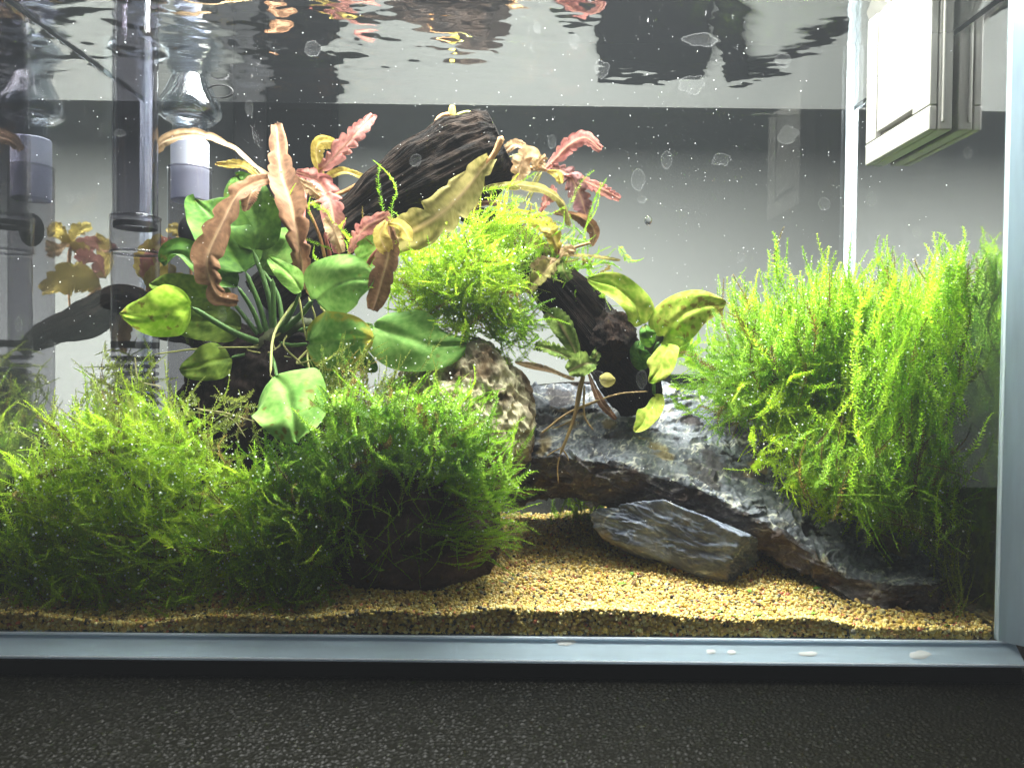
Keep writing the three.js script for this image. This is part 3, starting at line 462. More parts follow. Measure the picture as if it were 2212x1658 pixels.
const r6 = thing('lobed_plant', 'small green lobed plant with long bare roots hanging in front of the slab', 'plant');
lobed(r6, [[1250, 782], [1200, 757], [1155, 746]], -0.052, -0.048, 32, 'green', { lobes: 9, roll: 0.4 });
lobed(r6, [[1250, 778], [1228, 730], [1205, 695], [1180, 674]], -0.055, -0.054, 46, 'green', { tooth: 0.15, roll: 0.2 });
lobed(r6, [[1240, 820], [1171, 796], [1112, 783]], -0.052, -0.05, 16, 'tan', { tooth: 0.2, roll: 0.6 });
lobed(r6, [[1292, 782], [1260, 786], [1226, 802]], -0.05, -0.043, 46, 'green', { tooth: 0.15, roll: 0.1 });
lobed(r6, [[1262, 790], [1285, 770], [1292, 752]], -0.052, -0.05, 20, 'green', { tooth: 0.3 });
lobed(r6, [[1268, 800], [1300, 870], [1330, 905]], -0.052, -0.045, 16, 'brown', { tooth: 0.1 });
for (const [l, a] of [[[[1262, 800], [1240, 900], [1208, 985]], 0.0009], [[[1208, 985], [1204, 1010], [1206, 1045]], 0.0004], [[[1298, 862], [1225, 893], [1166, 938]], 0.0006], [[[1262, 830], [1263, 900], [1282, 930]], 0.0005], [[[1262, 800], [1250, 840], [1240, 900]], 0.0007], [[[1298, 862], [1340, 850], [1400, 845]], 0.0004], [[[1240, 905], [1210, 920], [1190, 925]], 0.0003], [[[1216, 965], [1195, 975], [1180, 985]], 0.0003], [[[1215, 970], [1225, 985], [1228, 995]], 0.0003]]) stalk(r6, l, -0.045, -0.042, a, a * 0.7, ROOTB, 'root');
{ const c = P(1311, 820, -0.04), k = px(-0.04); tag(mesh('leaf_fragment', grid(24, 4, (a, b) => V(c.x + Math.cos(a * 6.2832) * 17 * k * b * (1 + 0.25 * nz(Math.cos(a * 6.2832), Math.sin(a * 6.2832), 3)), c.y + Math.sin(a * 6.2832) * 15 * k * b * (1 + 0.25 * nz(Math.cos(a * 6.2832), Math.sin(a * 6.2832), 3)), c.z + 0.001 * (1 - b * b)), () => col(196, 186, 112)), softMat), 'pale yellow scrap of leaf in front of the branch', 'leaf'); }

const r7 = thing('lobed_plant', 'yellow lobed plant rooted on dark wood behind the pipes, mirrored in the left pane', 'plant');
{
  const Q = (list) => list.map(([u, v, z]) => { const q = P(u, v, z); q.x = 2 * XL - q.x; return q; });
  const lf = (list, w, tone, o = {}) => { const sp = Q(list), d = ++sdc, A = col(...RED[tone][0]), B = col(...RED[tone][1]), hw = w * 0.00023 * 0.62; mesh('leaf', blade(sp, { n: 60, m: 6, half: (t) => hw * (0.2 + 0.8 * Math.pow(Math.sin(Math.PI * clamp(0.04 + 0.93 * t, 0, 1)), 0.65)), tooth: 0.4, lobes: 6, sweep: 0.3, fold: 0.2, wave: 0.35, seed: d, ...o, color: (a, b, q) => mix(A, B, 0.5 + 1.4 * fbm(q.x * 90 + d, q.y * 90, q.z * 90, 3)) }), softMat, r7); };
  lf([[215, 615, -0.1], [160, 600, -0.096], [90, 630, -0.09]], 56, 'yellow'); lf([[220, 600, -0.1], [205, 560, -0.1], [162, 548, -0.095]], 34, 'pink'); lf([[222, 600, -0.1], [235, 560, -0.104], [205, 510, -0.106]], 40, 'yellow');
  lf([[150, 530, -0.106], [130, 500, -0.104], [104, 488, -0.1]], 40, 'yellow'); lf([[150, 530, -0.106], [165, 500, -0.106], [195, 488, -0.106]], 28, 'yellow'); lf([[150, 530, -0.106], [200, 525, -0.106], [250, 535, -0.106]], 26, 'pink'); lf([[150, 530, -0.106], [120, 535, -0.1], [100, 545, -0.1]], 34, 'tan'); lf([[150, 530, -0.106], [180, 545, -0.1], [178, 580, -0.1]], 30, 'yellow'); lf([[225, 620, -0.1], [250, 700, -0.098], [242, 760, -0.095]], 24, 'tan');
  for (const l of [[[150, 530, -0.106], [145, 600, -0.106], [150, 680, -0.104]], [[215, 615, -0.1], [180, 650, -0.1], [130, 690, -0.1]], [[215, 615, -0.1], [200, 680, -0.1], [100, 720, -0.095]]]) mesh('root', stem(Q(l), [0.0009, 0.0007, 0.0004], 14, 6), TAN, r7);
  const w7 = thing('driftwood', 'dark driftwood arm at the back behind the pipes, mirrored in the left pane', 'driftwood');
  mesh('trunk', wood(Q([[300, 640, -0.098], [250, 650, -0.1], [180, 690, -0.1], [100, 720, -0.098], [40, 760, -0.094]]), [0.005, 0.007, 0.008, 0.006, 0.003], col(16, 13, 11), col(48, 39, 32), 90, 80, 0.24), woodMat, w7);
}
// ---------------------------------------------------------------- moss
function frond(len, bend, leaf, gap, rows, sd) { // one stem along +y with its leaflets
  const keep = seed; seed = sd; const p = [], n = Math.round(len / gap), at = (t) => V(bend * len * t * t + 0.05 * len * Math.sin(t * 5 + sd), len * t * (1 - 0.12 * Math.abs(bend) * t), 0.12 * len * Math.sin(t * 3.5 + sd * 2));
  const tri = (a, b, c) => p.push(a.x, a.y, a.z, b.x, b.y, b.z, c.x, c.y, c.z);
  for (let i = 0; i < 10; i++) { const a = at(i / 10), b = at((i + 1) / 10), w = 0.00016; for (const [dx, dz] of [[w, 0], [-w * 0.5, w * 0.87], [-w * 0.5, -w * 0.87]]) { const a1 = a.clone(), b1 = b.clone(), d = V(dx, 0, dz), e = V(-dz, 0, dx); tri(a1.clone().add(d).add(e), b1.clone().add(d), a1.clone().add(d).sub(e)); tri(a1.clone().add(d).sub(e), b1.clone().add(d), b1.clone().sub(d)); } }
  for (let i = 1; i <= n; i++) {
    const t = i / n, c = at(t), tg = at(Math.min(1, t + 0.02)).sub(at(t - 0.02)).normalize(), L0 = leaf * (0.55 + 0.45 * Math.sin(Math.PI * Math.min(1, t * 1.15 + 0.1))) * (t > 0.9 ? 0.75 : 1);
    for (let k = 0; k < rows; k++) {
      const th = k * 2 * Math.PI / rows + (rows > 2 ? i * 0.9 : rr(-0.35, 0.35)), L = L0 * rr(0.75, 1.15), out = V(Math.cos(th), 0, Math.sin(th)).addScaledVector(tg, rr(0.45, 0.95)).normalize(), w = V().crossVectors(out, tg).normalize().multiplyScalar(L * 0.2).addScaledVector(V(rr(-1, 1), rr(-1, 1), rr(-1, 1)), L * 0.06);
      const m = c.clone().addScaledVector(out, L * 0.45), e = c.clone().addScaledVector(out, L).addScaledVector(V(0, 1, 0), -L * rr(0, 0.15));
      tri(c, m.clone().add(w), e); tri(c, e, m.clone().sub(w));
    }
  }
  seed = keep; const g = new THREE.BufferGeometry(); g.setAttribute('position', new THREE.Float32BufferAttribute(p, 3)); g.computeVertexNormals(); return g;
}
const mossMat = new THREE.MeshPhysicalMaterial({ name: 'moss', color: 0xffffff, roughness: 0.9, transmission: 0.58, thickness: 0, ior: 1.2, side: THREE.DoubleSide });
const bubbleGeo = new THREE.IcosahedronGeometry(1, 1);
const bubbleMat = new THREE.MeshPhysicalMaterial({ name: 'air_bubble', color: new THREE.Color(0.92, 0.94, 0.9), roughness: 0.25, ior: 1.6 });
const FR = [frond(0.02, 0.25, 0.0023, 0.00095, 2, 11), frond(0.02, -0.45, 0.0025, 0.001, 2, 23), frond(0.03, 0.2, 0.0025, 0.00105, 3, 37), frond(0.03, -0.12, 0.0027, 0.0011, 3, 41)];
function inside(poly, u, v) { let c = false; for (let i = 0, j = poly.length - 1; i < poly.length; j = i++) { const [a, b] = poly[i], [d, e] = poly[j]; if ((b > v) !== (e > v) && u < (d - a) * (v - b) / (e - b) + a) c = !c; } return c; }
function moss(label, patches) {
  const t = thing('moss', label, 'moss'), put = FR.map(() => []), bub = [];
  for (const k of patches) {
    const us = k.poly.map((q) => q[0]), vs = k.poly.map((q) => q[1]), u0 = Math.min(...us), u1 = Math.max(...us), v0 = Math.min(...vs), v1 = Math.max(...vs);
    for (let i = 0, tries = 0; i < k.n && tries < k.n * 30; tries++) {
      let u = rr(u0, u1), v = rr(v0, v1); if (!inside(k.poly, u, v)) continue; i++; const so = k.soft ?? 24; u += (rnd() + rnd() + rnd() - 1.5) * 2 * so; v += (rnd() + rnd() + rnd() - 1.5) * 2 * so;
      const z = lerp(k.z[0], k.z[1], Math.pow(rnd(), k.pow || 1)), q = P(u, v, z), dir = k.dir((u - u0) / (u1 - u0), (v - v0) / (v1 - v0)).add(V(rr(-1, 1), rr(-1, 1), rr(-1, 1)).multiplyScalar(k.wild)).normalize();
      const f = k.kinds[Math.floor(rnd() * k.kinds.length)], L = rr(k.len[0], k.len[1]) / (f < 2 ? 0.02 : 0.03), fat = rr(0.75, 1.1) * (k.fat || 1);
      const base = q.addScaledVector(dir, -L * (f < 2 ? 0.02 : 0.03) * 0.5);
      const tip = base.clone().addScaledVector(dir, L * (f < 2 ? 0.02 : 0.03)); if (tip.x > XR - 0.001 || tip.x < XL + 0.001 || tip.z > -0.0012 || tip.z < -D + 0.001 || base.z > -0.001 || tip.y < sandY(tip.x, tip.z) || base.x > XR - 0.001 || base.x < XL + 0.001) { if (rnd() < 0.9) i--; continue; }
      const m = new THREE.Matrix4().compose(base, new THREE.Quaternion().setFromUnitVectors(V(0, 1, 0), dir).multiply(new THREE.Quaternion().setFromAxisAngle(V(0, 1, 0), rr(0, 6.283))), V(fat, L, fat));
      const c = rnd() < 0.07 ? mix(col(96, 84, 34), col(150, 132, 60), rnd()) : mix(col(...k.tone[0]), col(...k.tone[1]), rnd()); put[f].push([m, c]);
      if (rnd() < (k.bub ?? 0.5)) for (let j = 0; j < 2; j++) { const b = V(rr(-0.0014, 0.0014), rr(0, 1) * (f < 2 ? 0.02 : 0.03), rr(-0.0014, 0.0014)).applyMatrix4(m); if (b.z < -0.001) bub.push(b); }
    }
  }
  put.forEach((a, f) => { if (!a.length) return; const im = new THREE.InstancedMesh(FR[f], mossMat, a.length); a.forEach(([m, c], i) => { im.setMatrixAt(i, m); im.setColorAt(i, c); }); im.name = 'frond'; im.userData.kind = 'stuff'; im.castShadow = im.receiveShadow = true; t.add(im); });
  if (bub.length) { const im = new THREE.InstancedMesh(bubbleGeo, bubbleMat, bub.length), o = new THREE.Object3D(); bub.forEach((b, i) => { o.position.copy(b); o.scale.setScalar(rr(0.00016, 0.0004) * (rnd() < 0.08 ? 1.5 : 1)); o.updateMatrix(); im.setMatrixAt(i, o.matrix); }); im.name = 'air_bubbles'; im.userData.kind = 'stuff'; t.add(im); }
  return t;
}
const LIME = [[136, 174, 26], [202, 226, 66]], DEEP = [[112, 158, 28], [172, 208, 62]], OLIVE = [[118, 136, 44], [168, 180, 84]];
moss('bushy yellow green moss filling the front left corner', [
  { poly: [[-40, 1330], [-40, 1120], [50, 1030], [120, 960], [230, 910], [330, 900], [420, 960], [500, 1010], [600, 1050], [700, 1070], [720, 1150], [690, 1260], [560, 1300], [300, 1320]], n: 2300, z: [-0.004, -0.06], pow: 1.2, dir: (x, y) => V(-0.5 + x * 0.6, 0.7 - y * 0.5, 0.4), wild: 0.75, len: [0.011, 0.02], kinds: [0, 1], tone: LIME, bub: 0.5 },
  { poly: [[-30, 1060], [70, 990], [90, 1290], [-30, 1320]], n: 170, z: [-0.003, -0.04], dir: () => V(-0.2, 0.8, 0.2), wild: 0.7, len: [0.011, 0.02], kinds: [0, 1], tone: LIME, bub: 0.5 },
  { soft: 50, poly: [[540, 1030], [700, 1000], [720, 1200], [640, 1290], [540, 1280]], n: 260, z: [-0.005, -0.04], dir: (x) => V(-0.2 + 0.5 * x, 0.6, 0.4), wild: 0.7, len: [0.011, 0.02], kinds: [0, 1], tone: DEEP, bub: 0.5 },
  { soft: 34, poly: [[20, 1040], [100, 890], [150, 950], [230, 830], [300, 850], [380, 960]], n: 60, z: [-0.012, -0.05], dir: (x) => V(-0.5 + x * 0.8, 0.8, 0.1), wild: 0.5, len: [0.02, 0.032], kinds: [0, 1], tone: OLIVE, bub: 0.4 },
  { poly: [[60, 1010], [110, 880], [150, 930], [220, 850], [290, 850], [360, 880], [420, 940], [400, 1000], [260, 980]], n: 150, z: [-0.015, -0.055], dir: (x) => V(-0.4 + x * 0.7, 0.9, 0.1), wild: 0.5, len: [0.012, 0.024], kinds: [0, 1], tone: LIME, bub: 0.4 },
  { poly: [[210, 800], [270, 790], [330, 830], [300, 880], [230, 850]], n: 40, z: [-0.04, -0.06], dir: () => V(-0.5, 0.3, 0), wild: 0.6, len: [0.014, 0.022], kinds: [0, 1], tone: OLIVE, bub: 0.2 },
  { poly: [[350, 860], [420, 840], [520, 870], [560, 920], [540, 1000], [380, 960]], n: 34, z: [-0.018, -0.04], dir: () => V(0.5, 0.5, 0.2), wild: 0.5, len: [0.014, 0.026], kinds: [0, 1], tone: OLIVE, bub: 0.9 }]);
moss('dark green moss covering the brown rock at the centre front', [
  { poly: [[570, 1010], [660, 960], [730, 880], [800, 860], [930, 850], [1040, 890], [1090, 960], [1090, 1060], [1010, 1060], [860, 1010], [740, 1040], [680, 1120], [600, 1150]], n: 1050, z: [-0.006, -0.05], pow: 1.2, dir: (x) => V(-0.3 + x * 0.8, 0.75, 0.35), wild: 0.55, len: [0.012, 0.022], kinds: [0, 1, 2], tone: DEEP, bub: 0.5 },
  { poly: [[560, 1120], [680, 1100], [720, 1190], [700, 1280], [560, 1290]], n: 260, z: [-0.008, -0.04], dir: () => V(0.2, 0.4, 0.4), wild: 0.8, len: [0.012, 0.02], kinds: [0, 1], tone: DEEP, bub: 0.7 },
  { poly: [[980, 1060], [1090, 1040], [1100, 1140], [1060, 1200], [960, 1190]], n: 150, z: [-0.012, -0.03], dir: () => V(0.9, 0.1, 0.1), wild: 0.4, len: [0.012, 0.022], kinds: [0, 1], tone: DEEP, bub: 0.1, fat: 0.7 },
  { poly: [[730, 1050], [960, 1060], [1000, 1220], [760, 1240]], n: 46, z: [-0.006, -0.016], dir: (x) => V(0.8 * (x - 0.4), -0.2, 0.1), wild: 0.6, len: [0.014, 0.024], kinds: [0, 1], tone: DEEP, bub: 0, fat: 0.45 },
  { poly: [[690, 800], [790, 760], [850, 840], [940, 780], [950, 870], [700, 880]], n: 90, z: [-0.02, -0.04], dir: () => V(0.3, 0.9, 0), wild: 0.4, len: [0.014, 0.028], kinds: [0, 1], tone: OLIVE, bub: 0.9, fat: 0.8 }]);
moss('fluffy lime moss mound on top of the pitted rock at the middle', [
  { poly: [[850, 610], [880, 560], [960, 530], [1040, 520], [1110, 540], [1120, 640], [1100, 700], [1000, 700], [900, 670]], n: 640, z: [-0.036, -0.07], pow: 1.2, dir: (x, y) => V(-0.7 + 1.4 * x, 0.6 - 0.8 * y, 0.4), wild: 0.6, len: [0.012, 0.022], kinds: [0, 1], tone: LIME, bub: 0.9 },
  { poly: [[1020, 510], [1040, 470], [1100, 450], [1130, 500], [1110, 570], [1030, 560]], n: 80, z: [-0.05, -0.07], dir: (x) => V(0.3, 0.9, 0), wild: 0.45, len: [0.014, 0.026], kinds: [0, 1], tone: LIME, bub: 0.3 },
  { poly: [[1040, 466], [1090, 456], [1190, 460], [1180, 474], [1060, 480]], n: 16, z: [-0.05, -0.055], dir: () => V(1, 0.08, 0), wild: 0.12, len: [0.02, 0.03], kinds: [0, 1], tone: LIME, bub: 0.2 },
  { poly: [[900, 540], [920, 510], [950, 540], [940, 570]], n: 24, z: [-0.055, -0.065], dir: () => V(0.1, 1, 0), wild: 0.3, len: [0.014, 0.02], kinds: [0, 1], tone: DEEP, bub: 0.1 },
  { poly: [[1060, 680], [1130, 640], [1150, 700], [1110, 740], [1060, 740]], n: 80, z: [-0.04, -0.06], dir: () => V(0.6, -0.3, 0.2), wild: 0.6, len: [0.012, 0.02], kinds: [0, 1], tone: DEEP, bub: 0.1 },
  { poly: [[1100, 560], [1150, 600], [1170, 660], [1120, 700]], n: 14, z: [-0.05, -0.06], dir: () => V(0.4, -0.6, 0), wild: 0.5, len: [0.014, 0.022], kinds: [0, 1], tone: OLIVE, bub: 0, fat: 0.6 }]);
moss('thin moss strands growing along the driftwood branch', [
  { poly: [[1110, 490], [1160, 500], [1270, 560], [1330, 610], [1260, 620], [1180, 590], [1120, 540]], n: 90, z: [-0.055, -0.075], dir: () => V(0.5, 0.2, 0.2), wild: 0.8, len: [0.008, 0.016], kinds: [0, 1], tone: DEEP, bub: 0.05 },
  { poly: [[1268, 380], [1284, 400], [1276, 470], [1240, 540], [1225, 530]], n: 7, z: [-0.06, -0.065], dir: () => V(0.25, 1, 0), wild: 0.25, len: [0.014, 0.022], kinds: [0, 1], tone: DEEP, bub: 0, fat: 0.7 },
  { poly: [[1130, 640], [1170, 640], [1160, 720], [1110, 740]], n: 8, z: [-0.05, -0.06], dir: () => V(0.5, 0.8, 0), wild: 0.3, len: [0.014, 0.024], kinds: [0, 1], tone: DEEP, bub: 0, fat: 0.6 },
  { poly: [[820, 400], [835, 410], [850, 450], [840, 470]], n: 4, z: [-0.046, -0.05], dir: () => V(-0.4, 0.9, 0), wild: 0.1, len: [0.016, 0.022], kinds: [0, 1], tone: DEEP, bub: 0 },
  { poly: [[640, 420], [700, 450], [720, 520], [660, 520]], n: 10, z: [-0.05, -0.055], dir: () => V(-0.3, 0.9, 0), wild: 0.4, len: [0.01, 0.018], kinds: [0, 1], tone: DEEP, bub: 0 }]);
moss('tall upright feathery moss thicket in the right half on the slab', [
  { poly: [[1640, 770], [1680, 710], [1760, 670], [1880, 650], [2000, 680], [2130, 660], [2150, 1020], [1980, 1060], [1840, 1000], [1700, 940]], n: 1750, z: [-0.036, -0.114], pow: 1, dir: (x) => V(-0.3 + 0.34 * x, 1, 0.08), wild: 0.34, len: [0.018, 0.032], kinds: [2, 3], tone: [[128, 178, 24], [196, 226, 66]], bub: 0.7 },
  { soft: 40, poly: [[1860, 740], [1960, 660], [2060, 610], [2146, 600], [2148, 1090], [2040, 1110], [1920, 1000]], n: 430, z: [-0.008, -0.07], dir: (x) => V(0.05, 1, 0.05), wild: 0.3, len: [0.02, 0.03], kinds: [2, 3], tone: [[128, 178, 24], [196, 226, 66]], bub: 0.5 },
  { poly: [[1590, 720], [1600, 670], [1680, 630], [1760, 620], [1890, 610], [1960, 650], [2050, 620], [2140, 610], [2140, 680], [1640, 760]], n: 110, z: [-0.03, -0.1], dir: (x) => V(-0.1 + 0.2 * x, 1, 0), wild: 0.25, len: [0.02, 0.03], kinds: [2, 3], tone: DEEP, bub: 0.4 },
  { poly: [[1500, 830], [1480, 770], [1560, 740], [1650, 760], [1700, 860], [1680, 920], [1560, 900]], n: 340, z: [-0.04, -0.105], dir: (x, y) => V(-0.75, 0.5 - y * 0.9, 0.2), wild: 0.6, len: [0.012, 0.022], kinds: [0, 1, 2], tone: DEEP, bub: 0.3 },
  { soft: 8, poly: [[1870, 560], [1895, 540], [1930, 600], [1900, 640]], n: 14, z: [-0.03, -0.05], dir: () => V(0.1, 1, 0), wild: 0.25, len: [0.018, 0.026], kinds: [2, 3], tone: DEEP, bub: 0.6 },
  { soft: 8, poly: [[2040, 580], [2080, 545], [2140, 550], [2140, 640], [2060, 640]], n: 22, z: [-0.01, -0.03], dir: () => V(0.15, 1, 0), wild: 0.4, len: [0.018, 0.026], kinds: [2, 3], tone: DEEP, bub: 0.5 },
  { soft: 6, poly: [[1672, 580], [1690, 550], [1705, 640]], n: 7, z: [-0.05, -0.07], dir: () => V(-0.15, 1, 0), wild: 0.1, len: [0.02, 0.028], kinds: [2, 3], tone: DEEP, bub: 0.5 },
  { soft: 6, poly: [[1760, 590], [1776, 570], [1790, 650]], n: 7, z: [-0.04, -0.06], dir: () => V(0, 1, 0), wild: 0.1, len: [0.02, 0.028], kinds: [2, 3], tone: LIME, bub: 0.8 },
  { soft: 6, poly: [[1596, 650], [1606, 620], [1620, 700]], n: 6, z: [-0.05, -0.07], dir: () => V(-0.05, 1, 0), wild: 0.1, len: [0.02, 0.026], kinds: [2, 3], tone: LIME, bub: 0.6 },
  { poly: [[1560, 660], [1600, 650], [1700, 760], [1620, 780]], n: 40, z: [-0.05, -0.09], dir: () => V(-0.5, 0.9, 0), wild: 0.35, len: [0.018, 0.028], kinds: [0, 1], tone: DEEP, bub: 0.3 },
  { soft: 40, poly: [[1640, 860], [1760, 820], [1880, 900], [1840, 1040], [1720, 1040], [1650, 980]], n: 230, z: [-0.025, -0.07], dir: (x, y) => V(-0.5 + x * 0.4, -0.5, 0.4), wild: 0.55, len: [0.014, 0.026], kinds: [0, 1, 2], tone: LIME, bub: 0.6 },
  { poly: [[1700, 1050], [1760, 1010], [1860, 1010], [1830, 1080], [1740, 1080]], n: 90, z: [-0.022, -0.036], dir: (x) => V(-0.7 + 1.0 * x, 0.3, 0.3), wild: 0.5, len: [0.012, 0.02], kinds: [0, 1], tone: LIME, bub: 0.3 },
  { poly: [[1700, 940], [1860, 990], [2140, 1000], [2130, 1090], [1960, 1110], [1800, 1050]], n: 420, z: [-0.012, -0.07], dir: (x) => V(-0.1 + 0.3 * x, 0.9, 0.3), wild: 0.55, len: [0.016, 0.026], kinds: [0, 1, 2], tone: DEEP, bub: 0.3 },
  { poly: [[1840, 1000], [2130, 1000], [2130, 1160], [2080, 1180], [1900, 1150]], n: 130, z: [-0.006, -0.05], dir: (x) => V(0.4, -0.5 + x * 0.8, 0.1), wild: 0.6, len: [0.02, 0.034], kinds: [0, 1], tone: DEEP, bub: 0.15, fat: 0.6 },
  { poly: [[2030, 1190], [2110, 1150], [2110, 1340], [2060, 1350]], n: 34, z: [-0.008, -0.03], dir: () => V(0.1, 1, 0), wild: 0.35, len: [0.016, 0.028], kinds: [0, 1], tone: OLIVE, bub: 0.05, fat: 0.7 }]);
moss('low green moss tuft on the sand seen through the rock arch', [
  { poly: [[1180, 1120], [1320, 1090], [1320, 1150], [1240, 1140]], n: 60, z: [-0.1, -0.118], dir: () => V(0, 1, 0), wild: 0.7, len: [0.008, 0.014], kinds: [0, 1], tone: DEEP, bub: 0 }]);

// ---------------------------------------------------------------- pipes
const tubeY = (r, y0, y1, seg = 40, open = true) => { const g = new THREE.CylinderGeometry(r, r, y1 - y0, seg, 1, open); g.translate(0, (y0 + y1) / 2, 0); return g; };
const ringY = (R, r, y) => { const g = new THREE.TorusGeometry(R, r, 10, 44); g.rotateX(Math.PI / 2); g.translate(0, y, 0); return g; };
{
  const t = thing('intake_pipe', 'smoky clear filter intake pipe with slotted strainer, nearest pipe at left', 'pipe'), c = P(292, 110, -0.0558); t.position.set(c.x, 0, -0.0558);
  const yAt = (v) => P(300, v, -0.0558).y;
  mesh('tube', tubeY(0.0088, yAt(475), 0.30), M.smoke, t); mesh('tube_wall', tubeY(0.0072, yAt(475), 0.30), M.smoke, t);
  mesh('joint_sleeve', mergeGeometries([tubeY(0.0099, yAt(548), yAt(470)), ringY(0.0097, 0.0005, yAt(470)), ringY(0.0097, 0.0006, yAt(546))]), M.smoke, t);
  mesh('rubber_seal', tubeY(0.0086, yAt(494), yAt(482)), M.black, t); mesh('rubber_seal', tubeY(0.0094, yAt(752), yAt(738)), M.black, t);
  mesh('strainer_body', mergeGeometries([tubeY(0.0094, yAt(772), yAt(552)), ringY(0.0094, 0.0006, yAt(772))]), M.smoke, t);
  const s = []; for (let v = 775; v < 960; v += 16) s.push(ringY(0.0084, 0.0009, yAt(v)));
  mesh('strainer_slots', mergeGeometries(s), M.smoke, t); mesh('strainer_core', tubeY(0.0078, 0.012, yAt(770)), M.smoke, t);
}
{
  const t = thing('skimmer_pipe', 'clear surface skimmer with flared bell and white float, standing behind the intake pipe', 'pipe'), c = P(410, 165, -0.0882); t.position.set(c.x, 0, -0.0882);
  const yAt = (v) => P(410, v, -0.0882).y, k = px(-0.0882);
  const prof = [[34, 166], [38, 172], [52, 205], [62, 222], [66, 236], [62, 252], [50, 262], [40, 262], [34, 258]].map(([r, v]) => new THREE.Vector2(r * k, yAt(v)));
  mesh('bell', new THREE.LatheGeometry(prof, 48), M.clear, t);
  const inn = [[30, 170], [46, 212], [56, 232], [54, 250], [36, 250]].map(([r, v]) => new THREE.Vector2(r * k, yAt(v)));
  mesh('inner_cone', new THREE.LatheGeometry(inn, 10), M.clear, t);
  mesh('stem_tube', mergeGeometries([tubeY(34 * k, yAt(365), yAt(255)), tubeY(28 * k, yAt(365), yAt(255))]), M.clear, t);
  mesh('white_float', new THREE.LatheGeometry([[5, 304], [36, 304], [38.5, 308], [38.5, 432], [36, 436], [5, 436]].map(([r, v]) => new THREE.Vector2(r * k, yAt(v))), 40), M.sponge, t);
  mesh('outer_tube', mergeGeometries([tubeY(44 * k, 0.02, yAt(366)), ringY(44 * k, 0.0005, yAt(366))]), M.smoke, t);
  mesh('plug', new THREE.SphereGeometry(24 * k, 24, 18).scale(1, 1.5, 1).translate(0, yAt(500), 0), M.black, t);
  mesh('suction_cup', new THREE.TorusGeometry(28 * k, 0.0006, 8, 32).scale(1, 0.5, 1).translate(56 * k, yAt(190), -0.004), M.black, t);
}
// ---------------------------------------------------------------- white box on the right pane
{
  const t = thing('white_box', 'white plastic box with a slotted panel fixed inside the right pane at the top', 'plastic box');
  const y0 = 0.190, y1 = 0.256, x0 = 0.1695, x1 = 0.1788, z0 = -0.085, z1 = -0.031;
  mesh('body', box(0.0058, y1 - y0, z1 - z0, x1 - 0.0029, (y0 + y1) / 2, (z0 + z1) / 2, 0.0008), M.white, t);
  const fx = x0 + 0.0016, w = 0.0032, in0 = z0 + 0.009, in1 = z1 - 0.013, b = y0 + 0.0095;
  mesh('frame', mergeGeometries([box(w, b - y0, z1 - z0, fx, (y0 + b) / 2, (z0 + z1) / 2, 0.0006), box(w, y1 - b - 0.0002, in0 - z0, fx, (b + y1) / 2 + 0.0001, (z0 + in0) / 2, 0.0006), box(w, y1 - b - 0.0002, z1 - in1, fx, (b + y1) / 2 + 0.0001, (z1 + in1) / 2, 0.0006)].map(clean)), M.white, t);
  mesh('panel', box(0.0026, y1 - b - 0.0034, in1 - in0 - 0.0015, fx + 0.0004, (b + y1) / 2 + 0.0014, (in0 + in1) / 2 - 0.0003, 0.0005), M.white, t);
  mesh('slot', box(0.0004, 0.0022, in1 - in0 - 0.008, fx + 0.0019, b + 0.0006, (in0 + in1) / 2 + 0.001), M.black, t);
  mesh('rail', box(0.0012, y1 - y0 - 0.006, 0.0012, x1 - 0.004, (y0 + y1) / 2, z1 + 0.0004, 0.0004), M.white, t);
}
// ---------------------------------------------------------------- behind the tank
{
  const zz = -0.40, a = P(572, 300, zz), b = P(716, 300, zz), c = P(492, 300, zz);
  tag(mesh('black_post', box(b.x - a.x, 0.42, 0.03, (a.x + b.x) / 2, TY + 0.2102, zz - 0.015, 0.004), M.matt), 'blurred black post standing behind the tank left of the stump', 'post');
  tag(mesh('grey_post', box(a.x - c.x - 0.001, 0.42, 0.02, (a.x + c.x) / 2 - 0.0005, TY + 0.2102, zz - 0.018, 0.004), M.darkGrey), 'blurred dark grey post standing against the black post', 'post');
  const ad = thing('power_adapter', 'black box standing at the foot of the wall, seen only as reflections', 'power adapter');
  mesh('case', box(0.098, 0.104, 0.04, 0.134, TY + 0.0522, -0.435, 0.005), M.matt, ad);
  mesh('case', box(0.05, 0.05, 0.03, 0.072, TY + 0.0252, -0.43, 0.004), M.matt, ad);
  mesh('plug', stem([V(0.196, TY + 0.004, -0.44), V(0.205, TY + 0.05, -0.44), V(0.214, TY + 0.112, -0.44)], [0.014, 0.013, 0.010], 20, 10), M.matt, ad);
  mesh('cable', stem([V(0.214, TY + 0.108, -0.44), V(0.24, TY + 0.094, -0.44), V(0.275, TY + 0.074, -0.44), V(0.32, TY + 0.045, -0.44), V(0.38, TY + 0.008, -0.43)], [0.007, 0.007, 0.0065, 0.006, 0.006], 40, 8), M.matt, ad);
}
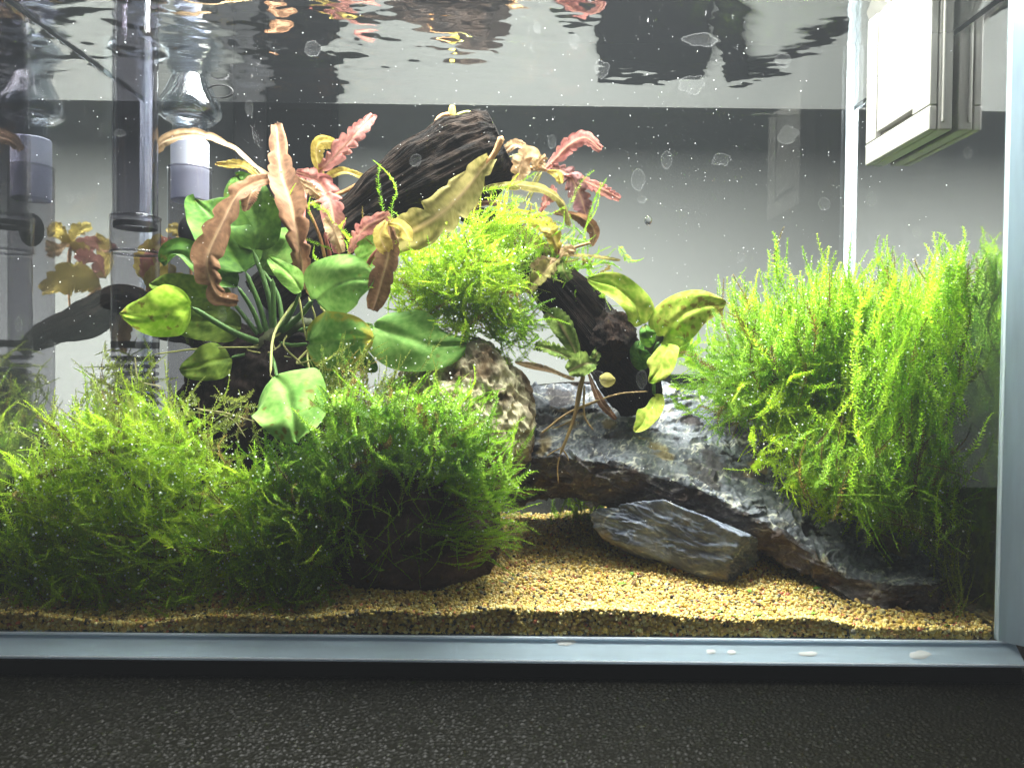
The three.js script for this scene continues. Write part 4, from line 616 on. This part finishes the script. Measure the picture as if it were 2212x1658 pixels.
// ---------------------------------------------------------------- scraps lying on the sand
{
  const g = grid(6, 2, (a, b) => V((a - 0.5) * 2, 0.25 * Math.sin(a * 3), (b - 0.5) * Math.sin(0.2 + a * 2.7))), N = 150, im = new THREE.InstancedMesh(g, new THREE.MeshPhysicalMaterial({ name: 'plant_scrap', color: 0xffffff, roughness: 0.9, side: THREE.DoubleSide }), N), o = new THREE.Object3D();
  for (let i = 0; i < N; i++) { const x = rr(-0.17, 0.172), z = -rr(0.002, 0.09); o.position.set(x, sandY(x, z) + 0.0006, z); o.scale.setScalar(rr(0.0006, 0.0022)); o.rotation.set(rr(-0.4, 0.4), rr(0, 6), rr(-0.3, 0.3)); o.updateMatrix(); im.setMatrixAt(i, o.matrix); im.setColorAt(i, rnd() < 0.4 ? col(92, 132, 36) : mix(col(70, 52, 30), col(120, 92, 50), rnd())); }
  im.name = 'plant_scraps'; tag(im, 'scattered brown and green plant scraps lying on the sand', 'plant scraps', null, 'stuff'); scene.add(im);
}
// ---------------------------------------------------------------- specks drifting in the water
{
  const g = new THREE.IcosahedronGeometry(1, 0), m = new THREE.MeshStandardMaterial({ name: 'speck', color: new THREE.Color(0.9, 0.92, 0.95), roughness: 0.6 }), N = 1500, im = new THREE.InstancedMesh(g, m, N), o = new THREE.Object3D();
  for (let i = 0; i < N; i++) { o.position.set(rr(XL + 0.004, XR - 0.004), rr(0.03, H - 0.004), -0.002 - rnd() * (D - 0.006)); const s = rr(0.00006, 0.0002); o.scale.set(s, s * rr(1, 2), s); o.rotation.set(rr(0, 6), rr(0, 6), rr(0, 6)); o.updateMatrix(); im.setMatrixAt(i, o.matrix); }
  im.name = 'water_specks'; tag(im, 'tiny white specks drifting in the water', 'specks', null, 'stuff'); scene.add(im);
}
// ---------------------------------------------------------------- the lamp above the tank
{
  const t = thing('aquarium_lamp', 'long slim lamp on two feet across the tank rim, above the picture', 'lamp');
  mesh('housing', box(LAMP.w + 0.03, 0.014, LAMP.d + 0.02, LAMP.x, LAMP.y + 0.0105, LAMP.z, 0.004), M.darkGrey, t);
  mesh('lamp_panel', box(LAMP.w, 0.002, LAMP.d, LAMP.x, LAMP.y + 0.0022, LAMP.z), new THREE.MeshStandardMaterial({ name: 'lamp_glow', color: 0xffffff, emissive: 0xfff6e6, emissiveIntensity: 1.5 }), t);
  const W2 = LAMP.w / 2 + 0.013, D2 = LAMP.d / 2 + 0.008, sk = 0.0125;
  for (const s of [-1, 1]) { mesh('added_shade', box(LAMP.w + 0.03, sk, 0.003, LAMP.x, LAMP.y + 0.0033 - sk / 2, LAMP.z + s * D2), M.darkGrey, t); mesh('added_shade', box(0.003, sk, LAMP.d + 0.012, LAMP.x + s * W2, LAMP.y + 0.0033 - sk / 2, LAMP.z), M.darkGrey, t); }  // unseen skirts round the panel, added to darken the upper wall
  for (const s of [-1, 1]) mesh('foot', box(0.008, LAMP.y + 0.01 - RIM, 0.014, s * 0.186, (LAMP.y + 0.01 + RIM) / 2 + 0.004, LAMP.z, 0.002), M.darkGrey, t);
  for (const s of [-1, 1]) mesh('arm', box(0.03, 0.006, 0.014, s * 0.176, LAMP.y + 0.014, LAMP.z, 0.002), M.darkGrey, t);
}
renderer.render(scene, camera);
